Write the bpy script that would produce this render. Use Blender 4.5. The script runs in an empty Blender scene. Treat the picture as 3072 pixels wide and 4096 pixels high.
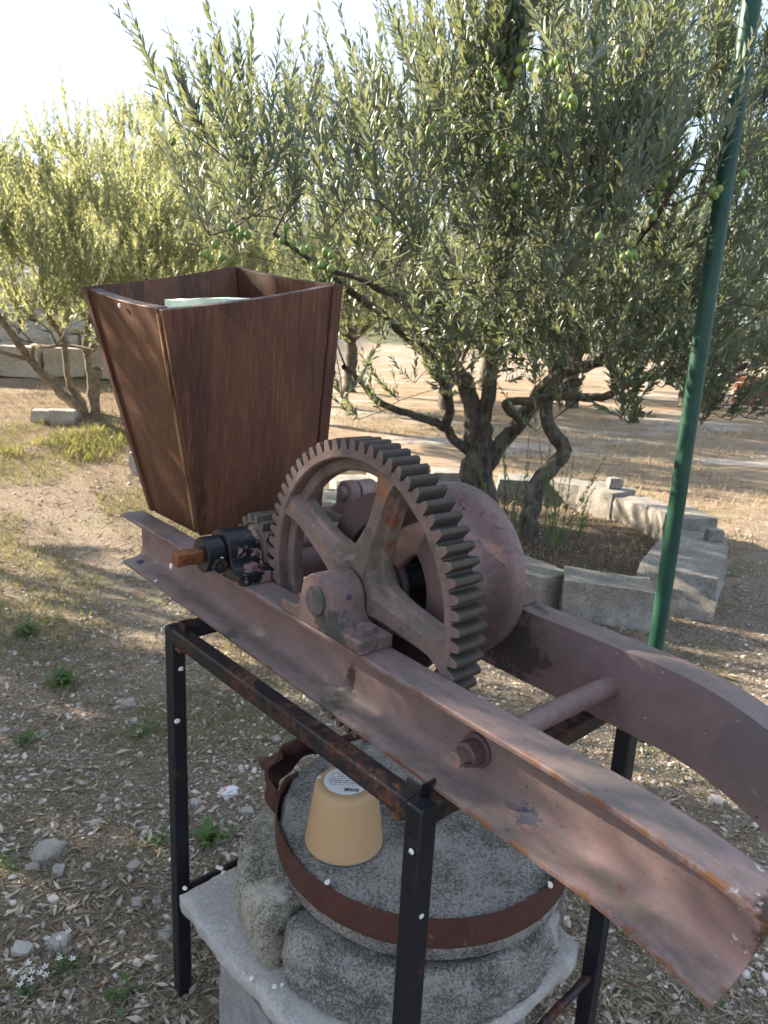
import bpy, bmesh, math, random
import numpy as np
from mathutils import Vector, Matrix, noise as mnoise
from math import sin, cos, pi, radians, sqrt, atan2

rng = np.random.default_rng(7)
random.seed(7)
scene = bpy.context.scene
col = scene.collection

# ------------------------------------------------------------------ camera
CAM_H = 1.6
PITCH, ROLL = 0.24746, 0.05104
fw = Vector((0, cos(PITCH), -sin(PITCH))); rt = Vector((1, 0, 0)); up = rt.cross(fw)
r2 = cos(ROLL) * rt + sin(ROLL) * up
u2 = -sin(ROLL) * rt + cos(ROLL) * up
cam_data = bpy.data.cameras.new('camera')
cam = bpy.data.objects.new('camera', cam_data); col.objects.link(cam)
M = Matrix.Identity(4)
for i in range(3):
    M[i][0] = r2[i]; M[i][1] = u2[i]; M[i][2] = -fw[i]
M[2][3] = CAM_H
cam.matrix_world = M
cam_data.sensor_fit = 'VERTICAL'; cam_data.sensor_height = 24.0; cam_data.sensor_width = 18.0
cam_data.lens = 24.0 * 2899.7 / 4096.0
cam_data.clip_start = 0.02; cam_data.clip_end = 2000
cam_data.dof.use_dof = True; cam_data.dof.focus_distance = 1.35; cam_data.dof.aperture_fstop = 6.0
scene.camera = cam

# ------------------------------------------------------------------ light
SUN_TO = Vector((-0.905, 0.425, 0.0)).normalized()     # horizontal direction towards the sun
SUN_EL = radians(24)
world = bpy.data.worlds.new('World'); scene.world = world; world.use_nodes = True
wn = world.node_tree; wn.nodes.clear()
wo = wn.nodes.new('ShaderNodeOutputWorld'); bg = wn.nodes.new('ShaderNodeBackground')
sky = wn.nodes.new('ShaderNodeTexSky'); sky.sky_type = 'NISHITA'; sky.sun_disc = False
sky.sun_elevation = SUN_EL; sky.sun_rotation = atan2(SUN_TO.x, SUN_TO.y)
sky.air_density = 1.0; sky.dust_density = 0.4; sky.ozone_density = 1.5
tc = wn.nodes.new('ShaderNodeTexCoord')
mp = wn.nodes.new('ShaderNodeMapping'); mp.inputs['Scale'].default_value = (1.0, 1.0, 2.6); mp.inputs['Location'].default_value = (0.35, 0.1, 0.2)
cn = wn.nodes.new('ShaderNodeTexNoise'); cn.inputs['Scale'].default_value = 2.1; cn.inputs['Detail'].default_value = 7; cn.inputs['Roughness'].default_value = 0.55
cr = wn.nodes.new('ShaderNodeValToRGB'); cr.color_ramp.elements[0].position = 0.27; cr.color_ramp.elements[1].position = 0.52
mx = wn.nodes.new('ShaderNodeMix'); mx.data_type = 'RGBA'
mx.inputs[7].default_value = (2.35, 2.75, 3.5, 1)
wn.links.new(tc.outputs['Generated'], mp.inputs['Vector']); wn.links.new(mp.outputs[0], cn.inputs['Vector'])
wn.links.new(cn.outputs[0], cr.inputs[0]); wn.links.new(cr.outputs[0], mx.inputs[0])
wn.links.new(sky.outputs[0], mx.inputs[6]); wn.links.new(mx.outputs[2], bg.inputs[0])
bg.inputs[1].default_value = 0.066
wn.links.new(bg.outputs[0], wo.inputs[0])
sd = bpy.data.lights.new('sun', 'SUN'); sd.energy = 3.7; sd.angle = radians(0.53); sd.color = (1.0, 0.86, 0.68)
so = bpy.data.objects.new('sun', sd); col.objects.link(so)
sv = Vector((SUN_TO.x * cos(SUN_EL), SUN_TO.y * cos(SUN_EL), sin(SUN_EL)))
so.rotation_euler = sv.to_track_quat('Z', 'Y').to_euler(); so.location = (-8, 4, 8)
scene.view_settings.view_transform = 'Standard'; scene.view_settings.look = 'None'
scene.view_settings.gamma = 1.0; scene.view_settings.exposure = 2.68
try: scene.view_settings.use_curve_mapping = False
except Exception: pass
scene.render.engine = 'CYCLES'
scene.cycles.max_bounces = 6; scene.cycles.diffuse_bounces = 3; scene.cycles.glossy_bounces = 3
scene.cycles.transmission_bounces = 4; scene.cycles.transparent_max_bounces = 6
scene.cycles.sample_clamp_indirect = 4.0; scene.cycles.caustics_reflective = False; scene.cycles.caustics_refractive = False
scene.cycles.use_denoising = True
scene.cycles.use_adaptive_sampling = True; scene.cycles.adaptive_threshold = 0.03

# ------------------------------------------------------------------ node helpers
def L(nt, a, b): nt.links.new(a, b)
def newmat(name):
    m = bpy.data.materials.new(name); m.use_nodes = True
    nt = m.node_tree; return m, nt, nt.nodes['Principled BSDF']
def coord(nt, which='Object', scale=None, loc=None):
    t = nt.nodes.new('ShaderNodeTexCoord')
    if which == 'World':
        t = nt.nodes.new('ShaderNodeNewGeometry'); o = t.outputs['Position']
    else: o = t.outputs[which]
    if scale is not None or loc is not None:
        m = nt.nodes.new('ShaderNodeMapping')
        if scale is not None: m.inputs['Scale'].default_value = scale
        if loc is not None: m.inputs['Location'].default_value = loc
        L(nt, o, m.inputs['Vector']); o = m.outputs[0]
    return o
def noise(nt, v, scale, detail=4, rough=0.55, dist=0.0):
    n = nt.nodes.new('ShaderNodeTexNoise'); n.inputs['Scale'].default_value = scale
    n.inputs['Detail'].default_value = detail; n.inputs['Roughness'].default_value = rough; n.inputs['Distortion'].default_value = dist
    L(nt, v, n.inputs['Vector']); return n.outputs[0]
def voro(nt, v, scale, feature='F1', out=0, rnd=1.0):
    n = nt.nodes.new('ShaderNodeTexVoronoi'); n.feature = feature; n.inputs['Scale'].default_value = scale
    n.inputs['Randomness'].default_value = rnd
    L(nt, v, n.inputs['Vector']); return n.outputs[out]
def ramp(nt, f, stops, interp='LINEAR'):
    r = nt.nodes.new('ShaderNodeValToRGB'); e = r.color_ramp.elements; r.color_ramp.interpolation = interp
    while len(e) < len(stops): e.new(0.5)
    for i, (p, c) in enumerate(stops):
        e[i].position = p
        e[i].color = (c, c, c, 1) if isinstance(c, (int, float)) else (c[0], c[1], c[2], 1)
    L(nt, f, r.inputs[0]); return r.outputs[0]
def mixc(nt, f, a, b, mode='MIX'):
    n = nt.nodes.new('ShaderNodeMix'); n.data_type = 'RGBA'; n.blend_type = mode
    if isinstance(f, (int, float)): n.inputs[0].default_value = f
    else: L(nt, f, n.inputs[0])
    for k, x in ((6, a), (7, b)):
        if isinstance(x, tuple): n.inputs[k].default_value = (x[0], x[1], x[2], 1)
        else: L(nt, x, n.inputs[k])
    return n.outputs[2]
def mth(nt, op, a, b=None, clamp=False):
    n = nt.nodes.new('ShaderNodeMath'); n.operation = op; n.use_clamp = clamp
    for k, x in ((0, a), (1, b)):
        if x is None: continue
        if isinstance(x, (int, float)): n.inputs[k].default_value = x
        else: L(nt, x, n.inputs[k])
    return n.outputs[0]
def sepx(nt, v, k):
    s = nt.nodes.new('ShaderNodeSeparateXYZ'); L(nt, v, s.inputs[0]); return s.outputs[k]
def bump(nt, b, h, strength=0.4, dist=0.005):
    n = nt.nodes.new('ShaderNodeBump'); n.inputs['Strength'].default_value = strength; n.inputs['Distance'].default_value = dist
    L(nt, h, n.inputs['Height']); L(nt, n.outputs[0], b.inputs['Normal'])
def setc(nt, b, c, rough=None):
    b.inputs['Specular IOR Level'].default_value = 0.28
    if isinstance(c, tuple): b.inputs['Base Color'].default_value = (c[0], c[1], c[2], 1)
    else: L(nt, c, b.inputs['Base Color'])
    if rough is not None:
        if isinstance(rough, (int, float)): b.inputs['Roughness'].default_value = rough
        else: L(nt, rough, b.inputs['Roughness'])

MAT = {}
def stain(nt, base, v, pos, rad, colr, amt=1.0, ns=40, stretch=(1, 1, 1)):
    mp_ = nt.nodes.new('ShaderNodeMapping'); mp_.inputs['Scale'].default_value = stretch; L(nt, v, mp_.inputs['Vector'])
    d = nt.nodes.new('ShaderNodeVectorMath'); d.operation = 'DISTANCE'; L(nt, mp_.outputs[0], d.inputs[0]); d.inputs[1].default_value = tuple(p_ * s_ for p_, s_ in zip(pos, stretch))
    f = mth(nt, 'ADD', mth(nt, 'MULTIPLY', d.outputs['Value'], -0.45 / rad), noise(nt, v, ns, 6, 0.7))
    return mixc(nt, mth(nt, 'MULTIPLY', ramp(nt, f, [(0.16, 0.0), (0.26, 1.0)]), amt), base, colr)
def painted(name, c1, c2, dust, dustamt, chips=0.63, rust=0.69, edge=False, bumpy=0.35, rough=0.55, top=0.0, topcol=(0.10, 0.10, 0.082), stains=()):
    m, nt, b = newmat(name); v = coord(nt)
    base = mixc(nt, ramp(nt, noise(nt, v, 9, 5), [(0.35, 0.0), (0.65, 1.0)]), c1, c2)
    base = mixc(nt, mth(nt, 'MULTIPLY', ramp(nt, mth(nt, 'ADD', mth(nt, 'MULTIPLY', noise(nt, v, 12, 7, 0.7), 0.65), mth(nt, 'MULTIPLY', noise(nt, v, 75, 6, 0.75), 0.35)), [(0.46, 0.0), (0.58, 1.0)]), dustamt), base, dust)
    # faint streaks and scuffs
    base = mixc(nt, mth(nt, 'MULTIPLY', ramp(nt, noise(nt, coord(nt, 'Object', (6, 40, 40)), 4, 5), [(0.5, 0.0), (0.75, 1.0)]), 0.35), base, (0.12, 0.085, 0.075))
    rs = ramp(nt, noise(nt, v, 17, 7, 0.7), [(rust, 0.0), (rust + 0.03, 1.0)])
    base = mixc(nt, rs, base, (0.17, 0.062, 0.022))
    n1 = noise(nt, v, 95, 6, 0.65); n2 = noise(nt, v, 6, 3)
    cf = mth(nt, 'MULTIPLY', ramp(nt, n1, [(chips, 0.0), (chips + 0.015, 1.0)]), ramp(nt, n2, [(0.52, 0.0), (0.60, 1.0)]))
    base = mixc(nt, cf, base, (0.025, 0.025, 0.032))
    sp = ramp(nt, noise(nt, v, 260, 2), [(0.715, 0.0), (0.74, 1.0)])
    base = mixc(nt, sp, base, (0.05, 0.032, 0.028))
    wsk = ramp(nt, noise(nt, coord(nt, 'Object', None, (5.0, 2.0, 1.0)), 140, 2), [(0.75, 0.0), (0.77, 1.0)])
    base = mixc(nt, wsk, base, (0.45, 0.40, 0.36))
    if top:
        gn = nt.nodes.new('ShaderNodeNewGeometry'); upf = ramp(nt, sepx(nt, gn.outputs['Normal'], 2), [(0.55, 0.0), (0.9, 1.0)])
        tn = ramp(nt, mth(nt, 'ADD', mth(nt, 'MULTIPLY', noise(nt, coord(nt, 'Object', (1.6, 9, 9)), 5, 7, 0.72), 0.7), mth(nt, 'MULTIPLY', noise(nt, v, 70, 5, 0.7), 0.3)), [(0.43, 0.0), (0.56, 1.0)])
        base = mixc(nt, mth(nt, 'MULTIPLY', mth(nt, 'MULTIPLY', upf, tn), top), base, topcol)
    if edge:   # rust and bare metal along the outer lips of the flanges
        y = sepx(nt, v, 1); x = sepx(nt, v, 0)
        lip = mth(nt, 'ADD', mth(nt, 'MULTIPLY', y, -26.0), noise(nt, v, 30, 7, 0.72))
        lip = ramp(nt, lip, [(0.44, 0.0), (0.56, 1.0)])
        zone = ramp(nt, mth(nt, 'ADD', noise(nt, v, 7, 4), mth(nt, 'MULTIPLY', x, 0.12)), [(0.44, 0.0), (0.58, 1.0)])
        base = mixc(nt, mth(nt, 'MULTIPLY', lip, zone), base, mixc(nt, noise(nt, v, 60, 3), (0.06, 0.042, 0.036), (0.24, 0.105, 0.045)))
        endr = mth(nt, 'ADD', mth(nt, 'MULTIPLY', mth(nt, 'SUBTRACT', x, 1.11), 6.0), mth(nt, 'MULTIPLY', noise(nt, v, 24, 6, 0.7), 0.9))
        base = mixc(nt, ramp(nt, endr, [(0.90, 0.0), (0.98, 1.0)]), base, mixc(nt, ramp(nt, noise(nt, v, 40, 4), [(0.4, 0.0), (0.6, 1.0)]), (0.04, 0.022, 0.017), (0.125, 0.058, 0.032)))
        wsp = mth(nt, 'MULTIPLY', ramp(nt, noise(nt, v, 33, 6, 0.7), [(0.58, 0.0), (0.6, 1.0)]), ramp(nt, endr, [(0.75, 0.0), (0.9, 1.0)]))
        base = mixc(nt, wsp, base, (0.55, 0.55, 0.52))
    for st_ in stains: base = stain(nt, base, v, *st_)
    setc(nt, b, base, mixc(nt, cf, (rough,) * 3, (0.35,) * 3))
    h = mth(nt, 'ADD', mth(nt, 'MULTIPLY', noise(nt, v, 120, 4), 0.6), mth(nt, 'ADD', mth(nt, 'MULTIPLY', noise(nt, v, 30, 4), 0.8), mth(nt, 'MULTIPLY', cf, -0.5)))
    bump(nt, b, h, bumpy, 0.002)
    MAT[name] = m; return m
painted('pink_paint', (0.165, 0.106, 0.099), (0.235, 0.155, 0.146), (0.085, 0.076, 0.066), 0.6, top=.4, stains=[((.512, -.003, 1.122), .045, (.045, .048, .047), .9, 40), ((.475, -.003, 1.128), .030, (.05, .05, .048), .8, 40), ((.565, .02, 1.112), .035, (.06, .06, .055), .7, 40), ((.45, .38, 1.31), .05, (.10, .12, .13), .6, 90)])
painted('pink_beam', (0.195, 0.130, 0.124), (0.25, 0.171, 0.165), (0.145, 0.125, 0.112), 0.55, edge=True, bumpy=0.28, top=.6, stains=[((.494, .053, 1.012), .040, (.045, .024, .02), .9, 150, (2.4, 1, 1)), ((.497, .05, .976), .034, (.075, .07, .06), .9, 45), ((.500, .0, .972), .040, (.06, .058, .055), .85, 60),
    ((.142, .0, .972), .030, (.06, .058, .055), .85, 60), ((.895, .05, .976), .030, (.05, .06, .085), .9, 160), ((1.04, .036, .974), .010, (.15, .07, .035), .7, 90), ((.575, .375, 1.03), .11, (.05, .045, .042), .8, 25), ((1.06, .375, 1.02), .12, (.135, .125, .122), .6, 30)])
painted('pink_dark', (0.105, 0.066, 0.065), (0.155, 0.100, 0.097), (0.11, 0.095, 0.08), 0.5)
painted('gear_paint', (0.165, 0.115, 0.102), (0.205, 0.145, 0.130), (0.085, 0.080, 0.062), .9, rust=0.645, bumpy=0.8, rough=0.7, top=.5, stains=[((.532, .07, 1.350), .030, (.23, .095, .04), .9, 50), ((.545, .085, 1.300), .022, (.15, .06, .03), .9, 60), ((.535, .088, 1.255), .020, (.13, .055, .028), .9, 60), ((.40, .068, 1.225), .008, (.55, .55, .53), 1.0, 90), ((.46, .07, 1.20), .05, (.10, .095, .08), .6, 40)])
painted('tooth_grime', (0.036, 0.033, 0.027), (0.085, 0.066, 0.056), (0.04, 0.038, 0.03), 0.9, rust=0.66, bumpy=0.6, rough=0.65)
def blackpaint(name, rustamt, pink=False):
    m, nt, b = newmat(name); v = coord(nt)
    base = mixc(nt, noise(nt, v, 8, 4), (0.006, 0.007, 0.010), (0.022, 0.023, 0.028))
    n = mth(nt, 'ADD', mth(nt, 'MULTIPLY', noise(nt, v, 14, 7, 0.75), 0.7), mth(nt, 'MULTIPLY', noise(nt, v, 60, 6, 0.75), 0.3))
    rr = mixc(nt, ramp(nt, noise(nt, v, 90, 5, 0.7), [(0.38, 0.0), (0.66, 1.0)]), (0.022, 0.012, 0.010), (0.15, 0.058, 0.028))
    rf = ramp(nt, n, [(rustamt, 0.0), (rustamt + 0.09, 0.9)])
    base = mixc(nt, rf, base, rr)
    if pink:
        pf = mth(nt, 'ADD', noise(nt, v, 26, 7, 0.7), mth(nt, 'MULTIPLY', mth(nt, 'SUBTRACT', sepx(nt, v, 1), 0.02), 2.2))
        pf = mth(nt, 'SUBTRACT', pf, mth(nt, 'MULTIPLY', mth(nt, 'SUBTRACT', sepx(nt, v, 2), 1.16), 2.0))
        pf = ramp(nt, pf, [(0.56, 0.0), (0.59, 1.0)])
        base = mixc(nt, pf, base, (0.29, 0.18, 0.165))
    sp = ramp(nt, noise(nt, v, 160, 2), [(0.74, 0.0), (0.77, 1.0)])
    base = mixc(nt, sp, base, (0.18, 0.15, 0.12))
    setc(nt, b, base, mixc(nt, rf, (0.33,) * 3, (0.8,) * 3))
    bump(nt, b, mth(nt, 'ADD', noise(nt, v, 45, 5), mth(nt, 'MULTIPLY', rf, 0.6)), 0.3, 0.002)
    MAT[name] = m; return m
blackpaint('black_paint', 0.57); blackpaint('black_pink', 0.64, True); blackpaint('black_rusty', 0.48)
def simple(name, c1, c2, scale, rough, bs=0.3, bd=0.003, detail=6, lo=0.35, hi=0.65):
    m, nt, b = newmat(name); v = coord(nt)
    setc(nt, b, mixc(nt, ramp(nt, noise(nt, v, scale, detail, 0.65), [(lo, 0.0), (hi, 1.0)]), c1, c2), rough)
    if bs: bump(nt, b, noise(nt, v, scale * 2.5, 6, 0.65), bs, bd)
    MAT[name] = m; return m
simple('rust', (0.055, 0.02, 0.012), (0.20, 0.075, 0.03), 38, 0.75)
simple('shaft_grey', (0.05, 0.052, 0.058), (0.10, 0.098, 0.095), 60, 0.45)
m, nt, b = newmat('bark'); v = coord(nt, 'World', (30, 30, 7)); v2 = coord(nt, 'World')
nb1 = noise(nt, v, 1.0, 7, 0.7, 0.6); nb2 = noise(nt, v2, 9, 5, 0.6)
c = mixc(nt, ramp(nt, nb1, [(0.36, 0.0), (0.64, 1.0)]), (0.040, 0.034, 0.028), (0.165, 0.148, 0.122))
c = mixc(nt, ramp(nt, nb2, [(0.5, 0.0), (0.68, 0.7)]), c, (0.21, 0.20, 0.165))
setc(nt, b, c, 0.9); bump(nt, b, mth(nt, 'ADD', nb1, mth(nt, 'MULTIPLY', nb2, 0.4)), 1.0, 0.02); MAT['bark'] = m
simple('bark_sunlit', (0.13, 0.105, 0.075), (0.30, 0.245, 0.175), 22, 0.9, 0.6, 0.006)  # sunlit tan of the left tree's stems put into the bark colour
simple('twig', (0.12, 0.105, 0.075), (0.21, 0.185, 0.13), 40, 0.85, 0)
simple('litter_stick', (0.20, 0.16, 0.12), (0.33, 0.27, 0.20), 30, 0.9, 0)
# shells
m, nt, b = newmat('shell'); setc(nt, b, mixc(nt, ramp(nt, noise(nt, coord(nt), 180, 3), [(0.4, 0.0), (0.7, 1.0)]), (0.74, 0.72, 0.67), (0.50, 0.48, 0.44)), 0.4); MAT['shell'] = m
# band iron
m, nt, b = newmat('band_iron'); v = coord(nt)
c = mixc(nt, noise(nt, v, 20, 6), (0.05, 0.02, 0.016), (0.105, 0.045, 0.034))
c = mixc(nt, ramp(nt, noise(nt, v, 46, 5, 0.65), [(0.64, 0.0), (0.68, 1.0)]), c, (0.17, 0.11, 0.055))
setc(nt, b, c, 0.75); bump(nt, b, noise(nt, v, 80, 5), 0.3, 0.002); MAT['band_iron'] = m
# wood
def woodmat(name, axis):
    m, nt, b = newmat(name)
    s = (1, 1, 1)
    v = coord(nt, 'Object', (38, 38, 1.6)); vf = coord(nt, 'Object', (160, 160, 5)); vo = coord(nt, 'Object')
    g = noise(nt, v, 1.0, 6, 0.65, 0.9); f = noise(nt, vf, 1.0, 5, 0.7)
    c = mixc(nt, ramp(nt, g, [(0.30, 0.0), (0.70, 1.0)]), (0.038, 0.016, 0.011), (0.118, 0.046, 0.023))
    c = mixc(nt, mth(nt, 'MULTIPLY', ramp(nt, f, [(0.50, 0.0), (0.62, 1.0)]), 0.6), c, (0.21, 0.092, 0.046))
    c = mixc(nt, mth(nt, 'MULTIPLY', ramp(nt, noise(nt, coord(nt, 'Object', (9, 9, 2.2)), 1.0, 3), [(0.42, 0.0), (0.62, 1.0)]), 0.65), c, (0.030, 0.013, 0.011))
    c = mixc(nt, ramp(nt, noise(nt, vo, 150, 2), [(0.765, 0.0), (0.78, 1.0)]), c, (0.34, 0.27, 0.2))
    sx = nt.nodes.new('ShaderNodeVectorMath'); sx.operation = 'SNAP'; sx.inputs[1].default_value = (.088, .093, 9.0); L(nt, vo, sx.inputs[0])
    wn_ = nt.nodes.new('ShaderNodeTexWhiteNoise'); L(nt, sx.outputs[0], wn_.inputs['Vector'])
    c = mixc(nt, mth(nt, 'MULTIPLY', wn_.outputs[0], 0.5), c, mixc(nt, wn_.outputs[0], (0.03, 0.014, 0.012), (0.15, 0.062, 0.032)))
    kn = ramp(nt, voro(nt, coord(nt, 'Object', (9, 9, 4.5)), 1.0), [(0.03, 1.0), (0.075, 0.0)])
    c = mixc(nt, mth(nt, 'MULTIPLY', kn, 0.7), c, (0.016, 0.007, 0.005))
    setc(nt, b, c, ramp(nt, g, [(0.3, 0.42), (0.7, 0.6)])); bump(nt, b, mth(nt, 'ADD', g, mth(nt, 'MULTIPLY', f, 0.5)), 0.22, 0.002)
    MAT[name] = m
woodmat('wood', 2)
m, nt, b = newmat('wood_raw'); v = coord(nt, 'Object', (40, 40, 6)); nn = noise(nt, v, 1.0, 5)
setc(nt, b, mixc(nt, ramp(nt, nn, [(0.42, 0.0), (0.58, 1.0)]), (0.10, 0.05, 0.028), (0.42, 0.25, 0.12)), 0.7); MAT['wood_raw'] = m
m, nt, b = newmat('wood_endgrain'); v = coord(nt, 'Object', (30, 90, 90)); nn = noise(nt, v, 1.0, 5, 0.6, 1.5)
setc(nt, b, mixc(nt, ramp(nt, nn, [(0.38, 0.0), (0.62, 1.0)]), (0.035, 0.024, 0.024), (0.115, 0.085, 0.085)), 0.75); bump(nt, b, nn, 0.3, 0.002); MAT['wood_endgrain'] = m
# mint foam block
simple('mint_block', (0.50, 0.66, 0.52), (0.62, 0.75, 0.62), 60, 0.85, 0.3, 0.002)
# glass pot
m, nt, b = newmat('amber_glass'); v = coord(nt)
b.inputs['Base Color'].default_value = (0.68, 0.45, 0.24, 1); b.inputs['Roughness'].default_value = 0.38
b.inputs['Transmission Weight'].default_value = 0.30; b.inputs['IOR'].default_value = 1.45
b.inputs['Subsurface Weight'].default_value = 0.0
bump(nt, b, noise(nt, coord(nt, 'Object', (10, 10, 60)), 1.0, 3), 0.05, 0.002); MAT['amber_glass'] = m
m, nt, b = newmat('sticker'); setc(nt, b, (0.78, 0.78, 0.77), 0.5); MAT['sticker'] = m
m, nt, b = newmat('ink_and_hole_shade'); setc(nt, b, (0.05, 0.05, 0.07), 0.6); MAT['ink_and_hole_shade'] = m  # label ink, reused as the painted darkness of the holes
# stones
def stonemat(name, dark, light, lichen, moss, s=1.0, thr=0.5, bs=0.7):
    m, nt, b = newmat(name); v = coord(nt)
    n = noise(nt, v, 175 * s, 5, 0.85); n2 = noise(nt, v, 11 * s, 5, 0.6)
    c = mixc(nt, ramp(nt, mth(nt, 'ADD', mth(nt, 'MULTIPLY', n, 0.7), mth(nt, 'MULTIPLY', n2, 0.3)), [(thr - 0.06, 0.0), (thr + 0.06, 1.0)]), dark, light)
    c = mixc(nt, ramp(nt, noise(nt, v, 9 * s, 5, 0.6), [(0.6, 0.0), (0.68, 0.75)]), c, lichen)
    c = mixc(nt, ramp(nt, noise(nt, coord(nt, 'Object', None, (3.1, 1.7, 0.4)), 13 * s, 6, 0.7), [(0.62, 0.0), (0.68, 0.8)]), c, moss)
    setc(nt, b, c, 0.92)
    bump(nt, b, mth(nt, 'ADD', n, mth(nt, 'MULTIPLY', n2, 1.2)), bs, 0.006); MAT[name] = m
stonemat('millstone', (0.085, 0.080, 0.070), (0.36, 0.345, 0.31), (0.40, 0.39, 0.37), (0.17, 0.135, 0.07), 1.0, 0.50)
stonemat('millstone_pale', (0.05, 0.048, 0.04), (0.42, 0.39, 0.31), (0.44, 0.42, 0.35), (0.12, 0.10, 0.05), 1.0, 0.48)
stonemat('slab_stone', (0.33, 0.31, 0.285), (0.47, 0.45, 0.42), (0.55, 0.54, 0.52), (0.38, 0.33, 0.26), 0.8, 0.5, 0.4)
stonemat('concrete', (0.20, 0.195, 0.185), (0.34, 0.335, 0.32), (0.36, 0.35, 0.34), (0.24, 0.23, 0.2), 1.4, 0.5, 0.4)
stonemat('ring_stone', (0.17, 0.16, 0.14), (0.36, 0.34, 0.305), (0.42, 0.41, 0.385), (0.26, 0.20, 0.14), 0.55, 0.5, 0.8)
stonemat('wall_stone', (0.30, 0.275, 0.235), (0.50, 0.475, 0.43), (0.55, 0.53, 0.5), (0.34, 0.23, 0.13), 0.3, 0.5, 0.6)
stonemat('field_stone', (0.28, 0.255, 0.22), (0.46, 0.43, 0.39), (0.55, 0.53, 0.5), (0.33, 0.22, 0.13), 0.5, 0.5, 0.6)
# green pole paint
m, nt, b = newmat('green_paint'); v = coord(nt)
c = mixc(nt, ramp(nt, noise(nt, v, 7, 6, 0.65), [(0.38, 0.0), (0.62, 1.0)]), (0.010, 0.046, 0.031), (0.020, 0.070, 0.047))
c = mixc(nt, ramp(nt, noise(nt, v, 45, 5, 0.7), [(0.68, 0.0), (0.70, 0.8)]), c, (0.05, 0.045, 0.035))
c = mixc(nt, ramp(nt, noise(nt, coord(nt, 'Object', (40, 40, 9)), 1.0, 6, 0.7), [(0.66, 0.0), (0.7, 0.35)]), c, (0.07, 0.15, 0.11))
setc(nt, b, c, 0.42); MAT['green_paint'] = m
m, nt, b = newmat('green_net'); setc(nt, b, mixc(nt, noise(nt, coord(nt), 9, 4), (0.02, 0.30, 0.17), (0.05, 0.42, 0.26)), 0.6); MAT['green_net'] = m
simple('red_crate', (0.26, 0.07, 0.05), (0.34, 0.12, 0.09), 8, 0.6, 0)
simple('tissue', (0.75, 0.74, 0.72), (0.8, 0.79, 0.78), 40, 0.9, 0.2)
simple('tissue_pink', (0.75, 0.22, 0.30), (0.75, 0.4, 0.45), 40, 0.9, 0)
# leaves
def leafmat(name, top1, top2, under, trans, transcol, rough=0.42):
    m, nt, b = newmat(name)
    a = nt.nodes.new('ShaderNodeAttribute'); a.attribute_name = 'rnd'
    g = nt.nodes.new('ShaderNodeNewGeometry')
    tcol = mixc(nt, a.outputs['Fac'], top1, top2)
    ucol = mixc(nt, a.outputs['Fac'], under, tuple(x * 0.8 for x in under))
    c = mixc(nt, g.outputs['Backfacing'], tcol, ucol)
    setc(nt, b, c, mixc(nt, g.outputs['Backfacing'], (rough,) * 3, (0.75,) * 3))
    b.inputs['Specular IOR Level'].default_value = 0.55
    t = nt.nodes.new('ShaderNodeBsdfTranslucent')
    L(nt, mixc(nt, a.outputs['Fac'], transcol, tuple(x * 0.75 for x in transcol)), t.inputs[0])
    ms = nt.nodes.new('ShaderNodeMixShader'); ms.inputs[0].default_value = trans
    L(nt, b.outputs[0], ms.inputs[1]); L(nt, t.outputs[0], ms.inputs[2])
    L(nt, ms.outputs[0], nt.nodes['Material Output'].inputs[0]); MAT[name] = m
leafmat('olive_leaf', (0.036, 0.074, 0.063), (0.088, 0.132, 0.106), (0.23, 0.29, 0.25), 0.22, (0.44, 0.48, 0.18))
leafmat('olive_leaf_far', (0.062, 0.095, 0.054), (0.13, 0.165, 0.085), (0.27, 0.31, 0.21), 0.40, (0.62, 0.64, 0.26), 0.45)
leafmat('weed_leaf', (0.055, 0.12, 0.035), (0.10, 0.17, 0.05), (0.12, 0.18, 0.07), 0.35, (0.3, 0.42, 0.08), 0.55)
leafmat('dry_leaf', (0.22, 0.165, 0.115), (0.56, 0.49, 0.40), (0.38, 0.33, 0.26), 0.08, (0.4, 0.28, 0.14), 0.75)
leafmat('straw', (0.36, 0.30, 0.19), (0.54, 0.47, 0.33), (0.36, 0.30, 0.2), 0.2, (0.5, 0.4, 0.2), 0.7)
leafmat('grass_mix', (0.08, 0.13, 0.035), (0.22, 0.20, 0.08), (0.12, 0.15, 0.06), 0.35, (0.42, 0.42, 0.12), 0.6)
m, nt, b = newmat('olive_fruit'); v = coord(nt, 'World')
setc(nt, b, mixc(nt, ramp(nt, noise(nt, v, 14, 2), [(0.35, 0.0), (0.65, 1.0)]), (0.13, 0.215, 0.055), (0.215, 0.30, 0.085)), 0.38); MAT['olive_fruit'] = m
# pebble: colour by attribute
m, nt, b = newmat('pebble'); a = nt.nodes.new('ShaderNodeAttribute'); a.attribute_name = 'rnd'
setc(nt, b, ramp(nt, a.outputs['Fac'], [(0.0, (0.26, 0.215, 0.17)), (0.3, (0.46, 0.42, 0.37)), (0.70, (0.56, 0.51, 0.44)), (0.95, (0.72, 0.69, 0.63)), (1.0, (0.46, 0.27, 0.17))]), 0.9)
bump(nt, b, noise(nt, coord(nt, 'World'), 240, 4), 0.4, 0.002); MAT['pebble'] = m
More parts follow.
